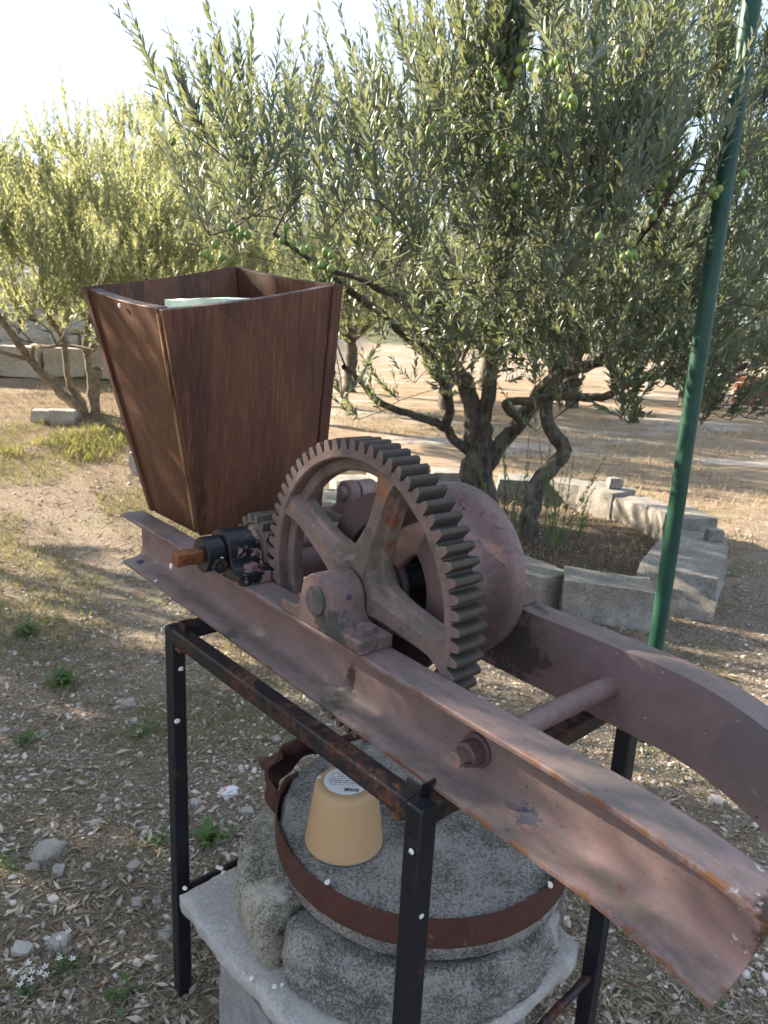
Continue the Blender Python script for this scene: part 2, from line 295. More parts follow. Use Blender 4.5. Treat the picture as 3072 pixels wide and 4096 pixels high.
# ground
m, nt, b = newmat('ground_soil'); v = coord(nt, 'World')
nb = noise(nt, v, 1.4, 6, 0.6); nf = noise(nt, v, 60, 6, 0.7)
soil = mixc(nt, ramp(nt, nf, [(0.35, 0.0), (0.68, 1.0)]), (0.115, 0.082, 0.058), (0.38, 0.315, 0.24))
peb = ramp(nt, voro(nt, v, 70), [(0.0, 1.0), (0.22, 1.0), (0.30, 0.0)])
pr = ramp(nt, voro(nt, v, 70, 'F1', 1), [(0.35, 0.0), (0.4, 1.0)])
soil = mixc(nt, mth(nt, 'MULTIPLY', peb, pr), soil, mixc(nt, noise(nt, v, 33, 2), (0.27, 0.24, 0.20), (0.52, 0.49, 0.45)))
yy = sepx(nt, v, 1)
far = ramp(nt, mth(nt, 'MULTIPLY', yy, 0.1), [(0.42, 0.0), (0.85, 1.0)])
straw = mixc(nt, ramp(nt, noise(nt, coord(nt, 'World', (0.8, 3.0, 1)), 3.2, 7, 0.7), [(0.36, 0.0), (0.66, 1.0)]), (0.17, 0.115, 0.076), (0.40, 0.305, 0.20))
soil = mixc(nt, far, soil, straw)
grs = ramp(nt, noise(nt, coord(nt, 'World', (0.7, 1.5, 1), (4.0, 1.0, 0)), 1.1, 6, 0.65), [(0.55, 0.0), (0.66, 0.8)])
soil = mixc(nt, mth(nt, 'MULTIPLY', grs, 0.6), soil, (0.13, 0.155, 0.05))
grv = ramp(nt, noise(nt, coord(nt, 'World', (0.5, 1.3, 1), (1.3, 7.0, 0)), 0.55, 6, 0.7), [(0.52, 0.0), (0.6, 1.0)])
grv = mth(nt, 'MULTIPLY', grv, ramp(nt, mth(nt, 'MULTIPLY', yy, 0.1), [(0.85, 0.0), (1.1, 1.0)]))
soil = mixc(nt, grv, soil, mixc(nt, noise(nt, v, 25, 5), (0.30, 0.265, 0.225), (0.46, 0.43, 0.385)))
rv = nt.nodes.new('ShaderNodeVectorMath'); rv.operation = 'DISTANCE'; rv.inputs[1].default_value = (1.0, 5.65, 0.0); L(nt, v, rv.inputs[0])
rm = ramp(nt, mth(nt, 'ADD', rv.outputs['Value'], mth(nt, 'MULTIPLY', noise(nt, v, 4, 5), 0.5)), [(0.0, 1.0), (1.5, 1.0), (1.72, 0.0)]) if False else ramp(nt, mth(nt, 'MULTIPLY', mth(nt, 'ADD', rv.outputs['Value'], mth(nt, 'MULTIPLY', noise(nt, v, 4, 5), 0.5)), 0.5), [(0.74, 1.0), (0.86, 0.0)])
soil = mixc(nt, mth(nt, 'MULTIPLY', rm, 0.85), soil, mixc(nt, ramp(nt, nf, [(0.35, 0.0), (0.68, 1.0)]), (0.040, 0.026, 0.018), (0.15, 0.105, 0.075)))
setc(nt, b, soil, 0.95)
bump(nt, b, mth(nt, 'ADD', nf, mth(nt, 'MULTIPLY', peb, 0.5)), 0.9, 0.02); MAT['ground_soil'] = m
# hill scrub
m, nt, b = newmat('hill_scrub'); v = coord(nt, 'World')
c = mixc(nt, ramp(nt, noise(nt, v, 0.35, 7, 0.7), [(0.42, 0.0), (0.55, 1.0)]), (0.055, 0.075, 0.035), (0.15, 0.15, 0.075))
c = mixc(nt, ramp(nt, noise(nt, v, 0.12, 7, 0.7), [(0.56, 0.0), (0.64, 1.0)]), c, (0.36, 0.34, 0.31))
setc(nt, b, c, 0.95); bump(nt, b, noise(nt, v, 0.5, 6, 0.7), 1.0, 2.0); MAT['hill_scrub'] = m

# ------------------------------------------------------------------ mesh helpers
class MB:
    def __init__(s): s.v = []; s.f = []; s.mi = []
    def add(s, vs, fs, mi=0):
        o = len(s.v); s.v += [tuple(x) for x in vs]; s.f += [tuple(i + o for i in f) for f in fs]; s.mi += [mi] * len(fs)
        return s
    def box(s, x0, x1, y0, y1, z0, z1, mi=0):
        return s.add([(x0,y0,z0),(x1,y0,z0),(x1,y1,z0),(x0,y1,z0),(x0,y0,z1),(x1,y0,z1),(x1,y1,z1),(x0,y1,z1)],
                     [(0,3,2,1),(4,5,6,7),(0,1,5,4),(1,2,6,5),(2,3,7,6),(3,0,4,7)], mi)
    def hexa(s, p, mi=0):   # 8 corners: bottom 4 ccw, top 4 ccw
        return s.add(p, [(0,3,2,1),(4,5,6,7),(0,1,5,4),(1,2,6,5),(2,3,7,6),(3,0,4,7)], mi)
    def cyl(s, a, b, ra, rb=None, n=20, caps=True, mi=0, ph=0.0):
        rb = ra if rb is None else rb
        a = Vector(a); b = Vector(b); d = (b - a).normalized()
        u = d.orthogonal().normalized() if abs(d.y) < 0.99 else Vector((1, 0, 0)); w = d.cross(u)
        vs = []
        for c, r in ((a, ra), (b, rb)):
            for i in range(n):
                t = 2 * pi * i / n + ph; vs.append(c + u * (r * cos(t)) + w * (r * sin(t)))
        fs = [(i, (i + 1) % n, n + (i + 1) % n, n + i) for i in range(n)]
        if caps: fs += [tuple(range(n - 1, -1, -1)), tuple(range(n, 2 * n))]
        return s.add(vs, fs, mi)
    def lathe(s, o, ax, prof, n=48, mi=0, closed=False):   # prof: (along, radius)
        o = Vector(o); d = Vector(ax).normalized(); u = d.orthogonal().normalized(); w = d.cross(u); vs = []
        for (t, r) in prof:
            for i in range(n):
                a = 2 * pi * i / n; vs.append(o + d * t + u * (r * cos(a)) + w * (r * sin(a)))
        k = len(prof); fs = []
        for j in range(k if closed else k - 1):
            j2 = (j + 1) % k
            for i in range(n): fs.append((j * n + i, j * n + (i + 1) % n, j2 * n + (i + 1) % n, j2 * n + i))
        if not closed:
            fs += [tuple(range(n - 1, -1, -1)), tuple((k - 1) * n + i for i in range(n))]
        return s.add(vs, fs, mi)
    def build(s, name, mats, parent=None, smooth=None, bev=None, seg=2):
        me = bpy.data.meshes.new(name); me.from_pydata(s.v, [], s.f); me.update()
        return finish(me, name, mats, parent, smooth, bev, seg, s.mi)
def finish(me, name, mats, parent=None, smooth=None, bev=None, seg=2, mi=None):
    if not isinstance(mats, (list, tuple)): mats = [mats]
    for m in mats: me.materials.append(MAT[m] if isinstance(m, str) else m)
    if mi is not None and len(mats) > 1: me.polygons.foreach_set('material_index', mi)
    bm = bmesh.new(); bm.from_mesh(me); bmesh.ops.recalc_face_normals(bm, faces=bm.faces); bm.to_mesh(me); bm.free()
    if smooth is not None:
        me.polygons.foreach_set('use_smooth', [True] * len(me.polygons))
        me.set_sharp_from_angle(angle=radians(smooth))
    o = bpy.data.objects.new(name, me); col.objects.link(o)
    if parent: o.parent = parent
    if bev:
        md = o.modifiers.new('bevel', 'BEVEL'); md.width = bev; md.segments = seg; md.limit_method = 'ANGLE'; md.angle_limit = radians(32)
        md.harden_normals = False
        me.polygons.foreach_set('use_smooth', [True] * len(me.polygons)); me.set_sharp_from_angle(angle=radians(smooth or 40))
    return o
def tag(o, label=None, cat=None, group=None, kind=None):
    if label: o['label'] = label
    if cat: o['category'] = cat
    if group: o['group'] = group
    if kind: o['kind'] = kind
    return o
def empty(name, loc=(0, 0, 0), rz=0.0, **kw):
    e = bpy.data.objects.new(name, None); col.objects.link(e); e.location = loc; e.rotation_euler = (0, 0, rz); e.empty_display_size = 0.1
    tag(e, **kw); return e
def plate(name, outer, holes, y0, y1, bevel, mat, parent, res=2, smooth=40):
    """2-D outline in (x,z) extruded along y with rounded edges"""
    cu = bpy.data.curves.new(name, 'CURVE'); cu.dimensions = '2D'; cu.fill_mode = 'BOTH'
    d = abs(y1 - y0) / 2
    cu.extrude = d - bevel; cu.bevel_depth = bevel; cu.bevel_resolution = res; cu.offset = -bevel
    for poly in [outer] + list(holes):
        sp = cu.splines.new('POLY'); sp.points.add(len(poly) - 1); sp.use_cyclic_u = True
        for i, q in enumerate(poly): sp.points[i].co = (q[0], q[1], 0, 1)
    to = bpy.data.objects.new('tmp', cu); col.objects.link(to)
    dg = bpy.context.evaluated_depsgraph_get(); me = bpy.data.meshes.new_from_object(to.evaluated_get(dg))
    bpy.data.objects.remove(to); me.name = name; me.materials.clear()
    n = len(me.vertices); co = np.empty(n * 3); me.vertices.foreach_get('co', co); co = co.reshape(-1, 3)
    new = np.stack([co[:, 0], (y0 + y1) / 2 - co[:, 2], co[:, 1]], 1); me.vertices.foreach_set('co', new.ravel()); me.update()
    bm = bmesh.new(); bm.from_mesh(me); bmesh.ops.remove_doubles(bm, verts=bm.verts, dist=1e-5); bm.to_mesh(me); bm.free()
    return finish(me, name, mat, parent, smooth)
def circle(cx, cz, r, n=64, a0=0.0): return [(cx + r * cos(a0 + 2 * pi * i / n), cz + r * sin(a0 + 2 * pi * i / n)) for i in range(n)]
def chaikin(p, it=3):
    for _ in range(it):
        q = []
        for i in range(len(p)):
            a, b = p[i], p[(i + 1) % len(p)]
            q += [(a[0] * .75 + b[0] * .25, a[1] * .75 + b[1] * .25), (a[0] * .25 + b[0] * .75, a[1] * .25 + b[1] * .75)]
        p = q
    return p
def hexpoly(cx, cy, r, a0=0.3): return [(cx + r * cos(a0 + i * pi / 3), cy + r * sin(a0 + i * pi / 3)) for i in range(6)]
def copy_tree(o, parent=None):
    c = o.copy(); col.objects.link(c)
    if parent: c.parent = parent
    for ch in list(o.children): copy_tree(ch, c)
    return c
def nz(p, s, o=0.0): return mnoise.noise(Vector((p[0] * s + o, p[1] * s + o * 1.7, p[2] * s - o)))
def rock(name, size, seed, mat, parent=None, cuts=4, rough=0.12, boxy=0.7, chip=0.0, smooth=35):
    """an irregular stone: subdivided box pulled towards a sphere and displaced by noise; origin at the bottom centre"""
    bm = bmesh.new(); bmesh.ops.create_cube(bm, size=2.0)
    bmesh.ops.subdivide_edges(bm, edges=bm.edges, cuts=cuts, use_grid_fill=True)
    for v in bm.verts:
        p = v.co.copy(); q = p.normalized() * 1.25
        p = p * boxy + q * (1 - boxy)
        n = nz(p, 0.9, seed) * rough * 1.6 + nz(p, 2.3, seed + 5) * rough * 0.9 + nz(p, 5.5, seed + 9) * rough * 0.6 - abs(nz(p, 3.4, seed + 2)) * rough * .8
        p = p * (1 + n)
        if chip and p.x + p.z * 0.8 > 1.2 + nz(p, 2, seed) * .3: p *= 1 - chip
        v.co = Vector((p.x * size[0] / 2, p.y * size[1] / 2, p.z * size[2] / 2 + size[2] / 2))
    me = bpy.data.meshes.new(name); bm.to_mesh(me); bm.free()
    return finish(me, name, mat, parent, smooth)
def np_mesh(name, V, F, mat, rnd=None, smooth=False, parent=None):
    """V (n,3); F (m,k) same-size faces"""
    me = bpy.data.meshes.new(name); k = F.shape[1]
    me.vertices.add(len(V)); me.vertices.foreach_set('co', np.ascontiguousarray(V, dtype=np.float32).ravel())
    me.loops.add(F.size); me.loops.foreach_set('vertex_index', np.ascontiguousarray(F, dtype=np.int32).ravel())
    me.polygons.add(len(F)); me.polygons.foreach_set('loop_start', np.arange(0, F.size, k, dtype=np.int32))
    try: me.polygons.foreach_set('loop_total', np.full(len(F), k, dtype=np.int32))
    except Exception: pass
    if smooth: me.polygons.foreach_set('use_smooth', np.ones(len(F), dtype=bool))
    me.update(calc_edges=True)
    if rnd is not None:
        a = me.attributes.new('rnd', 'FLOAT', 'POINT'); a.data.foreach_set('value', np.ascontiguousarray(rnd, dtype=np.float32))
    me.materials.append(MAT[mat])
    o = bpy.data.objects.new(name, me); col.objects.link(o)
    if parent: o.parent = parent
    return o

# ------------------------------------------------------------------ terrain
def sstep(t): t = np.clip(t, 0, 1); return t * t * (3 - 2 * t)
def terrain(x, y):
    x = np.asarray(x, float); y = np.asarray(y, float)
    yf = np.maximum(0.0, y - 6.0); w = sstep((-x - 0.1 - 0.15 * np.minimum(yf, 8)) / (1.7 + 0.35 * np.minimum(yf, 12)))
    ye = np.minimum(y, 13.0) - 4.2
    rise = 0.21 * 0.45 * np.log1p(np.exp(np.clip(ye / 0.45, -40, 40)))
    bumps = 0.012 * np.sin(x * 2.3 + 0.7) * np.cos(y * 1.9) + 0.006 * np.sin(x * 5.1 - y * 4.3)
    near = sstep((np.hypot(x, y - 1.4) - 1.2) / 1.0)
    return w * rise + bumps * near
def tz(x, y): return float(terrain(x, y))
def axis_pts(lo, hi, c, n, fine):
    t = np.linspace(-1, 1, n); s = np.sign(t) * (np.abs(t) * fine + (np.abs(t) ** 4) * 1.0)
    s = s / s.max(); return np.where(s < 0, c + s * (c - lo), c + s * (hi - c))
gx = axis_pts(-260, 260, 0.0, 240, 0.10); gy = axis_pts(-120, 420, 3.5, 260, 0.10)
GX, GY = np.meshgrid(gx, gy); GZ = terrain(GX, GY)
Vg = np.stack([GX, GY, GZ], -1).reshape(-1, 3); nx, ny = len(gx), len(gy)
ii = np.arange(nx * (ny - 1)).reshape(ny - 1, nx)[:, :-1].ravel()
Fg = np.stack([ii, ii + 1, ii + nx + 1, ii + nx], 1)
ground = np_mesh('ground', Vg, Fg, 'ground_soil', smooth=True); tag(ground, kind='structure')
# hill behind
hx = np.linspace(-260, 240, 150); hy = np.linspace(60, 330, 60)
HX, HY = np.meshgrid(hx, hy)
ridge = 40 * np.exp(-((HX + 150) / 120.0) ** 2) + 6
prof = sstep((HY - 60) / 150.0)
HZ = ridge * prof - 0.6
hn = np.array([mnoise.fractal(Vector((a * 0.02, b * 0.02, 0)), 1.0, 2.0, 5) for a, b in zip(HX.ravel(), HY.ravel())]).reshape(HX.shape)
HZ = HZ + hn * 5.0 * prof
Vh = np.stack([HX, HY, HZ], -1).reshape(-1, 3); nx2 = len(hx)
ii = np.arange(nx2 * (len(hy) - 1)).reshape(len(hy) - 1, nx2)[:, :-1].ravel()
tag(np_mesh('hill', Vh, np.stack([ii, ii + 1, ii + nx2 + 1, ii + nx2], 1), 'hill_scrub', smooth=True), kind='structure')

# ------------------------------------------------------------------ the winch
MO = (-0.402, 1.487, 0.0); MTH = -0.86597
BZ = 0.964; BT = 1.102                       # beam bottom and top
winch = empty('hand_winch', MO, MTH, label='old pink painted winch with big gear wheel and drum between two steel beams', cat='winch')
def beam(name, y_out, sgn, x0, x1, dx, k, xs, slant):
    pr = [(0.0, .0025), (.0025, 0), (.060, 0), (.060, .138), (.0025, .138), (.0, .1355), (0, .1305), (.003, .128), (.030, .1255), (.042, .1225), (.049, .117), (.0525, .108),
          (.053, .09), (.053, .045), (.0525, .034), (.049, .0245), (.042, .0175), (.030, .0135), (.003, .0105), (0, .008)]
    mb = MB(); n = len(pr); xsn = np.concatenate([np.linspace(x0, dx, 10), np.linspace(dx, x1, 26)[1:]])
    for x in xsn:
        drop = k * max(0.0, x - dx) ** 2; f = max(0.0, (x - dx) / (x1 - dx))
        for (y, z) in pr:
            xx = x + slant * (z / 0.138 - 1.0) * f
            wob = 0.0011 * mnoise.noise(Vector((x * 6, y * 20, z * 9 + y_out * 7)))
            mb.v.append((xx, y_out + sgn * y + wob, BZ + z - drop + wob))
    for i in range(len(xsn) - 1):
        for j in range(n):
            a = i * n + j; b = i * n + (j + 1) % n; mb.f.append((a, b, b + n, a + n)); mb.mi.append(0)
    mb.f.append(tuple(range(n))); mb.f.append(tuple((len(xsn) - 1) * n + j for j in range(n))); mb.mi += [0, 0]
    return mb.build(name, 'pink_beam', winch, smooth=35)
bn = beam('beam', 0.0, 1, -0.432, 1.207, 1.0, 0.5, 40, 0.036)
bf = beam('beam', 0.435, -1, -0.40, 1.40, 0.88, 1.05, 40, 0.03)
MB().cyl((-0.385, .028, BZ + .0125), (-0.385, .028, BZ + .0165), .0095, n=16).build('bolt_hole_shade', 'ink_and_hole_shade', bn)  # dark disc on the flange, painted shade in place of a real hole

GC = (0.463, 1.1565); GY0, GY1 = 0.064, 0.123
gear = MB()
R0, R1 = 0.2315, 0.2475
gear.lathe((GC[0], 0, GC[1]), (0, 1, 0), [(GY0, R0 + .002), (GY0, R1), (GY0 + .0005, R1 + .0005)], n=132) if False else None
n = 132
def ring(prof, mi):
    o = len(gear.v)
    for (y, r) in prof:
        for i in range(n):
            a = 2 * pi * i / n; gear.v.append((GC[0] + r * cos(a), y, GC[1] + r * sin(a)))
    for j in range(len(prof) - 1):
        for i in range(n):
            gear.f.append((o + j * n + i, o + j * n + (i + 1) % n, o + (j + 1) * n + (i + 1) % n, o + (j + 1) * n + i)); gear.mi.append(mi)
ring([(GY0 + .002, R1), (GY1 - .002, R1)], 1)
ring([(GY1 - .002, R1), (GY1, R1 - .002), (GY1, R0 + .003), (GY1 - .003, R0), (GY0 + .003, R0), (GY0, R0 + .003), (GY0, R1 - .002), (GY0 + .002, R1)], 0)
gear_o = gear.build('gear_wheel', ['gear_paint', 'tooth_grime'], winch, smooth=40)
# web plate with five rounded openings
sp_ang = [151, 70, -8, -80, -145]
holes = []
for i in range(5):
    a1 = radians(sp_ang[i]); a0 = radians(sp_ang[(i + 1) % 5])
    while a0 > a1: a0 -= 2 * pi
    def edge(a, s, r, w): return (GC[0] + r * cos(a) - s * w * sin(a), GC[1] + r * sin(a) + s * w * cos(a))
    hp = [edge(a0, 1, .200, .027), edge(a0, 1, .150, .028), edge(a0, 1, .11, .031)]
    am = (a0 + a1) / 2
    hp += [(GC[0] + .072 * cos(am) / max(.6, cos((a1 - a0) / 2 - .62)), GC[1] + .072 * sin(am) / max(.6, cos((a1 - a0) / 2 - .62)))]
    hp += [edge(a1, -1, .11, .031), edge(a1, -1, .150, .028), edge(a1, -1, .200, .027)]
    k = 9
    aa0, aa1 = a0 + .13, a1 - .13
    hp += [(GC[0] + .210 * cos(aa1 + (aa0 - aa1) * j / k), GC[1] + .210 * sin(aa1 + (aa0 - aa1) * j / k)) for j in range(k + 1)]
    holes.append(chaikin(hp, 2))
plate('web_plate', circle(GC[0], GC[1], .2328, 96), holes, .084, .110, .005, 'gear_paint', gear_o)
for a in sp_ang:
    a = radians(a); d = Vector((cos(a), 0, sin(a))); t = Vector((-sin(a), 0, cos(a))); c = Vector((GC[0], 0, GC[1])); mb = MB()
    rows = []
    for r, wf, wb, yf in ((.045, .017, .030, .0670), (.09, .0135, .0235, .0690), (.15, .0115, .0205, .0700), (.200, .0125, .0225, .0690), (.2325, .022, .034, .0665)):
        rows.append([c + d * r + t * s * w + Vector((0, y, 0)) for s, w, y in ((-1, wb, .086), (-1, (wf + wb) / 2.1, .0785), (-1, wf, yf), (0, wf * .3, yf + .0012), (1, wf, yf), (1, (wf + wb) / 2.1, .0785), (1, wb, .086))])
    m_ = 7
    for R_ in rows: mb.v += [tuple(x) for x in R_]
    for i in range(len(rows) - 1):
        for j in range(m_ - 1): mb.f.append((i * m_ + j, i * m_ + j + 1, (i + 1) * m_ + j + 1, (i + 1) * m_ + j)); mb.mi.append(0)
        mb.f.append((i * m_ + m_ - 1, i * m_, (i + 1) * m_, (i + 1) * m_ + m_ - 1)); mb.mi.append(0)
    mb.f += [tuple(range(m_)), tuple((len(rows) - 1) * m_ + j for j in range(m_))]; mb.mi += [0, 0]
    mb.build('spoke', 'gear_paint', gear_o, smooth=60)
MB().lathe((GC[0], 0, GC[1]), (0, 1, 0), [(.0695, .03), (.0695, .056), (.074, .0605), (.083, .066), (.111, .066), (.124, .058), (.134, .054), (.134, .03)], n=40).build('hub', 'gear_paint', gear_o, smooth=35)
def tooth_mesh(name, rr, h, wr, wt, y0, y1):
    mb = MB(); pr = [(-wr * 1.25, -.003), (-wr, .0015), ((-wr - wt) / 2 * 1.08, h * .55), (-wt, h * .95), (-wt * .7, h), (wt * .7, h), (wt, h * .95), ((wr + wt) / 2 * 1.08, h * .55), (wr, .0015), (wr * 1.25, -.003)]
    n = len(pr)
    for y in (y0, y1): mb.v += [(x, y, rr + z) for x, z in pr]
    mb.f += [tuple(range(n)), tuple(range(2 * n - 1, n - 1, -1))]; mb.mi += [0, 0]
    for i in range(n): mb.f.append((i, (i + 1) % n, n + (i + 1) % n, n + i)); mb.mi.append(1)
    return mb
tm = tooth_mesh('tooth', R1, .0185, .0088, .0050, GY0 - .0004, GY1 + .0004).build('tooth', ['gear_paint', 'tooth_grime'], gear_o, smooth=50, bev=.0014)
for i in range(66):
    t = tm if i == 0 else tm.copy()
    if i: col.objects.link(t)
    t.location = (GC[0], 0, GC[1]); t.rotation_euler = (0, pi / 2 - radians(118.9 + 360 / 66 * i) + random.uniform(-.0015, .0015), 0)
# pinion on its shaft
PC = (0.132, 1.152)
pin = MB().lathe((PC[0], 0, PC[1]), (0, 1, 0), [(.060, .020), (.060, .034), (.068, .036), (.070, .047), (.067, .050), (.067, .0525), (.129, .0525), (.129, .03)], n=48).build('pinion', ['gear_paint'], winch, smooth=35)
tp = tooth_mesh('tooth', .0520, .0165, .0088, .0042, .0667, .1293).build('tooth', ['gear_paint', 'tooth_grime'], pin, smooth=50, bev=.0014)
for i in range(15):
    t = tp if i == 0 else tp.copy()
    if i: col.objects.link(t)
    t.location = (PC[0], 0, PC[1]); t.rotation_euler = (0, pi / 2 - radians(-1.3 + 12 + 24 * i), 0)
# drum: near flange with kidney openings, barrel, flared far flange
kid = []
for a in (14, 134, 254):
    a = radians(a); w = .56; P = []
    for j in range(9): P.append((GC[0] + .112 * cos(a - w + 2 * w * j / 8), GC[1] + .112 * sin(a - w + 2 * w * j / 8)))
    for j in range(9): P.append((GC[0] + .058 * cos(a + w - 2 * w * j / 8), GC[1] + .058 * sin(a + w - 2 * w * j / 8)))
    kid.append(chaikin(P, 2))
drum = MB().lathe((GC[0], .157, GC[1]), (0, 1, 0), [(0, .112), (.006, .106), (.03, .103), (.085, .104), (.110, .109), (.126, .119), (.136, .134), (.142, .148), (.146, .158), (.152, .1655), (.160, .168), (.172, .168), (.180, .165), (.184, .150), (.184, .03), (.176, .03), (.172, .095), (.120, .096), (0, .096)], n=72, closed=True).build('drum', 'pink_paint', winch, smooth=40)
plate('flange', circle(GC[0], GC[1], .166, 72), kid, .141, .1565, .005, 'pink_dark', drum)
MB().cyl((GC[0], -.009, GC[1]), (GC[0], .45, GC[1]), .026, n=28).build('drum_shaft', 'shaft_grey', winch, smooth=40, bev=.0015)
MB().cyl((PC[0], -.012, PC[1]), (PC[0], .47, PC[1]), .0215, n=24).build('pinion_shaft', 'pink_paint', winch, smooth=40)
# bearing blocks
def bearing(name, cx, zc, y0, y1, mat, r, l0, l1, boltmat, foot=.020, yb=None):
    h = zc - BT - .002
    o = [(-l0, 0), (l1, 0), (l1, foot), (r + .020, foot + .002), (r + .009, foot + .007), (r + .003, foot + .016)]
    o += [(r * cos(pi * i / 16), h + r * sin(pi * i / 16)) for i in range(17)]
    o += [(-r - .003, foot + .016), (-r - .009, foot + .007), (-r - .020, foot + .002), (-l0, foot)]
    b_ = plate(name, [(cx + a, BT + .002 + z) for a, z in o], [], y0, y1, .0035, mat, winch, res=3)
    for s, l in ((-1, l0), (1, l1)):
        bx, by = cx + s * (l - .030), (yb if yb is not None else (y0 + y1) / 2 + .002)
        mb = MB(); hp = hexpoly(bx, by, .0165, random.uniform(0, 1)); z0 = BT + .002 + foot
        mb.add([(x, y, z0 - .001) for x, y in hp] + [(x, y, z0 + .012) for x, y in hp], [tuple(range(5, -1, -1)), tuple(range(6, 12))] + [(i, (i + 1) % 6, 6 + (i + 1) % 6, 6 + i) for i in range(6)])
        mb.build('bolt', boltmat, b_, bev=.0015)
    MB().cyl((cx + r * .93, (y0 + y1) / 2, zc + r * .30), (cx + r * 1.02, (y0 + y1) / 2, zc + r * .33), .0045, n=10).build('oil_hole_shade', 'ink_and_hole_shade', b_)  # proud dark disc imitating the shade inside an oil hole
    return b_
bearing('bearing_block', GC[0] - .002, 1.1545, -.003, .0655, 'pink_paint', .0465, .109, .122, 'pink_paint')
bearing('bearing_block', PC[0], 1.154, -.010, .0610, 'black_pink', .0435, .084, .084, 'pink_paint', yb=.03)
bearing('bearing_block', GC[0], 1.1545, .372, .440, 'pink_paint', .0465, .122, .122, 'pink_paint')
bearing('bearing_block', PC[0], 1.163, .372, .445, 'pink_paint', .050, .09, .09, 'pink_paint')
# crank end: collar, clamp bolt, square stub
clr = MB().lathe((PC[0], 0, PC[1]), (0, 1, 0), [(-.050, .01), (-.050, .033), (-.048, .0355), (-.014, .0355), (-.012, .034), (-.012, .01)], n=40).build('crank_collar', 'black_pink', winch, smooth=35)
mb = MB(); hp = hexpoly(-.030, 1.139, .0165, .2)
mb.add([(.160, y, z) for y, z in hp] + [(.179, y, z) for y, z in hp], [tuple(range(6)), tuple(range(11, 5, -1))] + [(i, (i + 1) % 6, 6 + (i + 1) % 6, 6 + i) for i in range(6)])
mb.build('clamp_bolt', 'black_rusty', clr, bev=.002)
sq = MB().box(-.0125, .0125, -.104, -.045, -.0125, .0125).build('crank_stub', 'rust', winch, bev=.0018)
sq.location = (PC[0], 0, PC[1]); sq.rotation_euler = (0, .12, 0)
# tie rods
tr = MB().cyl((.791, .05, 1.029), (.792, .376, 1.031), .0178, n=24).build('tie_rod', 'pink_paint', winch, smooth=40)
mb = MB(); hp = hexpoly(.791, 1.027, .0205, .45)
mb.add([(x, .026, z) for x, z in hp] + [(x, .048, z) for x, z in hp], [tuple(range(6)), tuple(range(11, 5, -1))] + [(i, (i + 1) % 6, 6 + (i + 1) % 6, 6 + i) for i in range(6)])
mb.build('nut', 'pink_dark', tr, bev=.002)
MB().cyl((.791, .0475, 1.027), (.791, .0535, 1.027), .0255, n=28).build('washer', 'pink_dark', tr, bev=.001)
MB().cyl((.791, .006, 1.027), (.791, .028, 1.027), .0112, .0118, n=18).build('threaded_end', 'pink_paint', tr, smooth=40, bev=.0012)
MB().cyl((.803, .010, 1.024), (.806, .028, 1.020), .0022, n=8).build('split_pin', 'pink_dark', tr)
MB().cyl((.05, .058, 1.062), (.05, .378, 1.062), .033, n=28).build('tie_rod', 'pink_dark', winch, smooth=40)
# pawl bracket on the far beam
br = MB().box(-.075, .045, .368, .440, BT + .002, BT + .052).build('pawl_bracket', 'pink_dark', winch, bev=.004)
lug = [(.045, 1.150), (.043, 1.165)] + [(.010 + .031 * cos(pi * i / 14), 1.205 + .031 * sin(pi * i / 14)) for i in range(15)] + [(-.024, 1.175), (-.034, 1.160), (-.060, 1.153)]
plate('lug', lug, [], .388, .418, .003, 'pink_dark', br)
MB().lathe((.010, .376, 1.205), (0, 1, 0), [(0, .004), (.0, .012), (.004, .017), (.013, .0185), (.013, .005)], n=24).build('pin_head', 'pink_dark', br, smooth=50)
MB().cyl((.010, .4245, 1.205), (.010, .475, 1.205), .0285, n=28).build('pawl_boss', 'pink_paint', br, smooth=40, bev=.003)
mb = MB(); hp = hexpoly(.010, 1.205, .021, .2)
mb.add([(x, .474, z) for x, z in hp] + [(x, .495, z) for x, z in hp], [tuple(range(6)), tuple(range(11, 5, -1))] + [(i, (i + 1) % 6, 6 + (i + 1) % 6, 6 + i) for i in range(6)])
mb.build('nut', 'pink_paint', br, bev=.002)

# ------------------------------------------------------------------ stand
SL, SW, SH, ST = 0.785, 0.6015, 0.964, 0.033
STH = -0.82997
stand = empty('steel_stand', (-0.4573, 1.4372, 0), STH, label='black painted square tube stand with rust under the winch', cat='stand')
for (x, y) in ((0, 0), (SL - ST, 0), (SL - ST, SW - ST), (0, SW - ST)):
    MB().box(x, x + ST, y, y + ST, -.02, SH - .0005).build('leg', 'black_paint', stand, bev=.0035)
MB().box(ST - .001, SL - ST + .001, .0006, ST, SH - ST, SH).build('rail', 'black_rusty', stand, bev=.0035)
MB().box(ST - .001, SL - ST + .001, SW - ST, SW - .0006, SH - ST, SH).build('rail', 'black_rusty', stand, bev=.0035)
MB().box(.0006, ST, ST - .001, SW - ST + .001, SH - ST - .0005, SH - .001).build('rail', 'black_paint', stand, bev=.0035)
MB().box(SL - ST, SL - .0006, ST - .001, SW - ST + .001, SH - ST - .0005, SH - .001).build('rail', 'black_rusty', stand, bev=.0035)
for (x, y, s) in ((.052, .014, -1), (SL - .040, .020, 1)):
    mb = MB(); mb.box(x - .014, x + .014, y, y + .004, SH - .002, SH + .018); xe = x + s * .0155
    mb.box(min(xe, xe - s * .004), max(xe, xe - s * .004), y + .0005, y + .032, SH - .002, SH + .0175)
    mb.build('angle_clip', 'black_rusty', stand, bev=.001)
for (x, y) in ((.052, .016), (SL - .058, .018)):
    MB().box(x - .013, x + .013, y - .012, y + .012, SH - ST - .012, SH - ST - .0005).build('bolt', 'rust', stand, bev=.002)
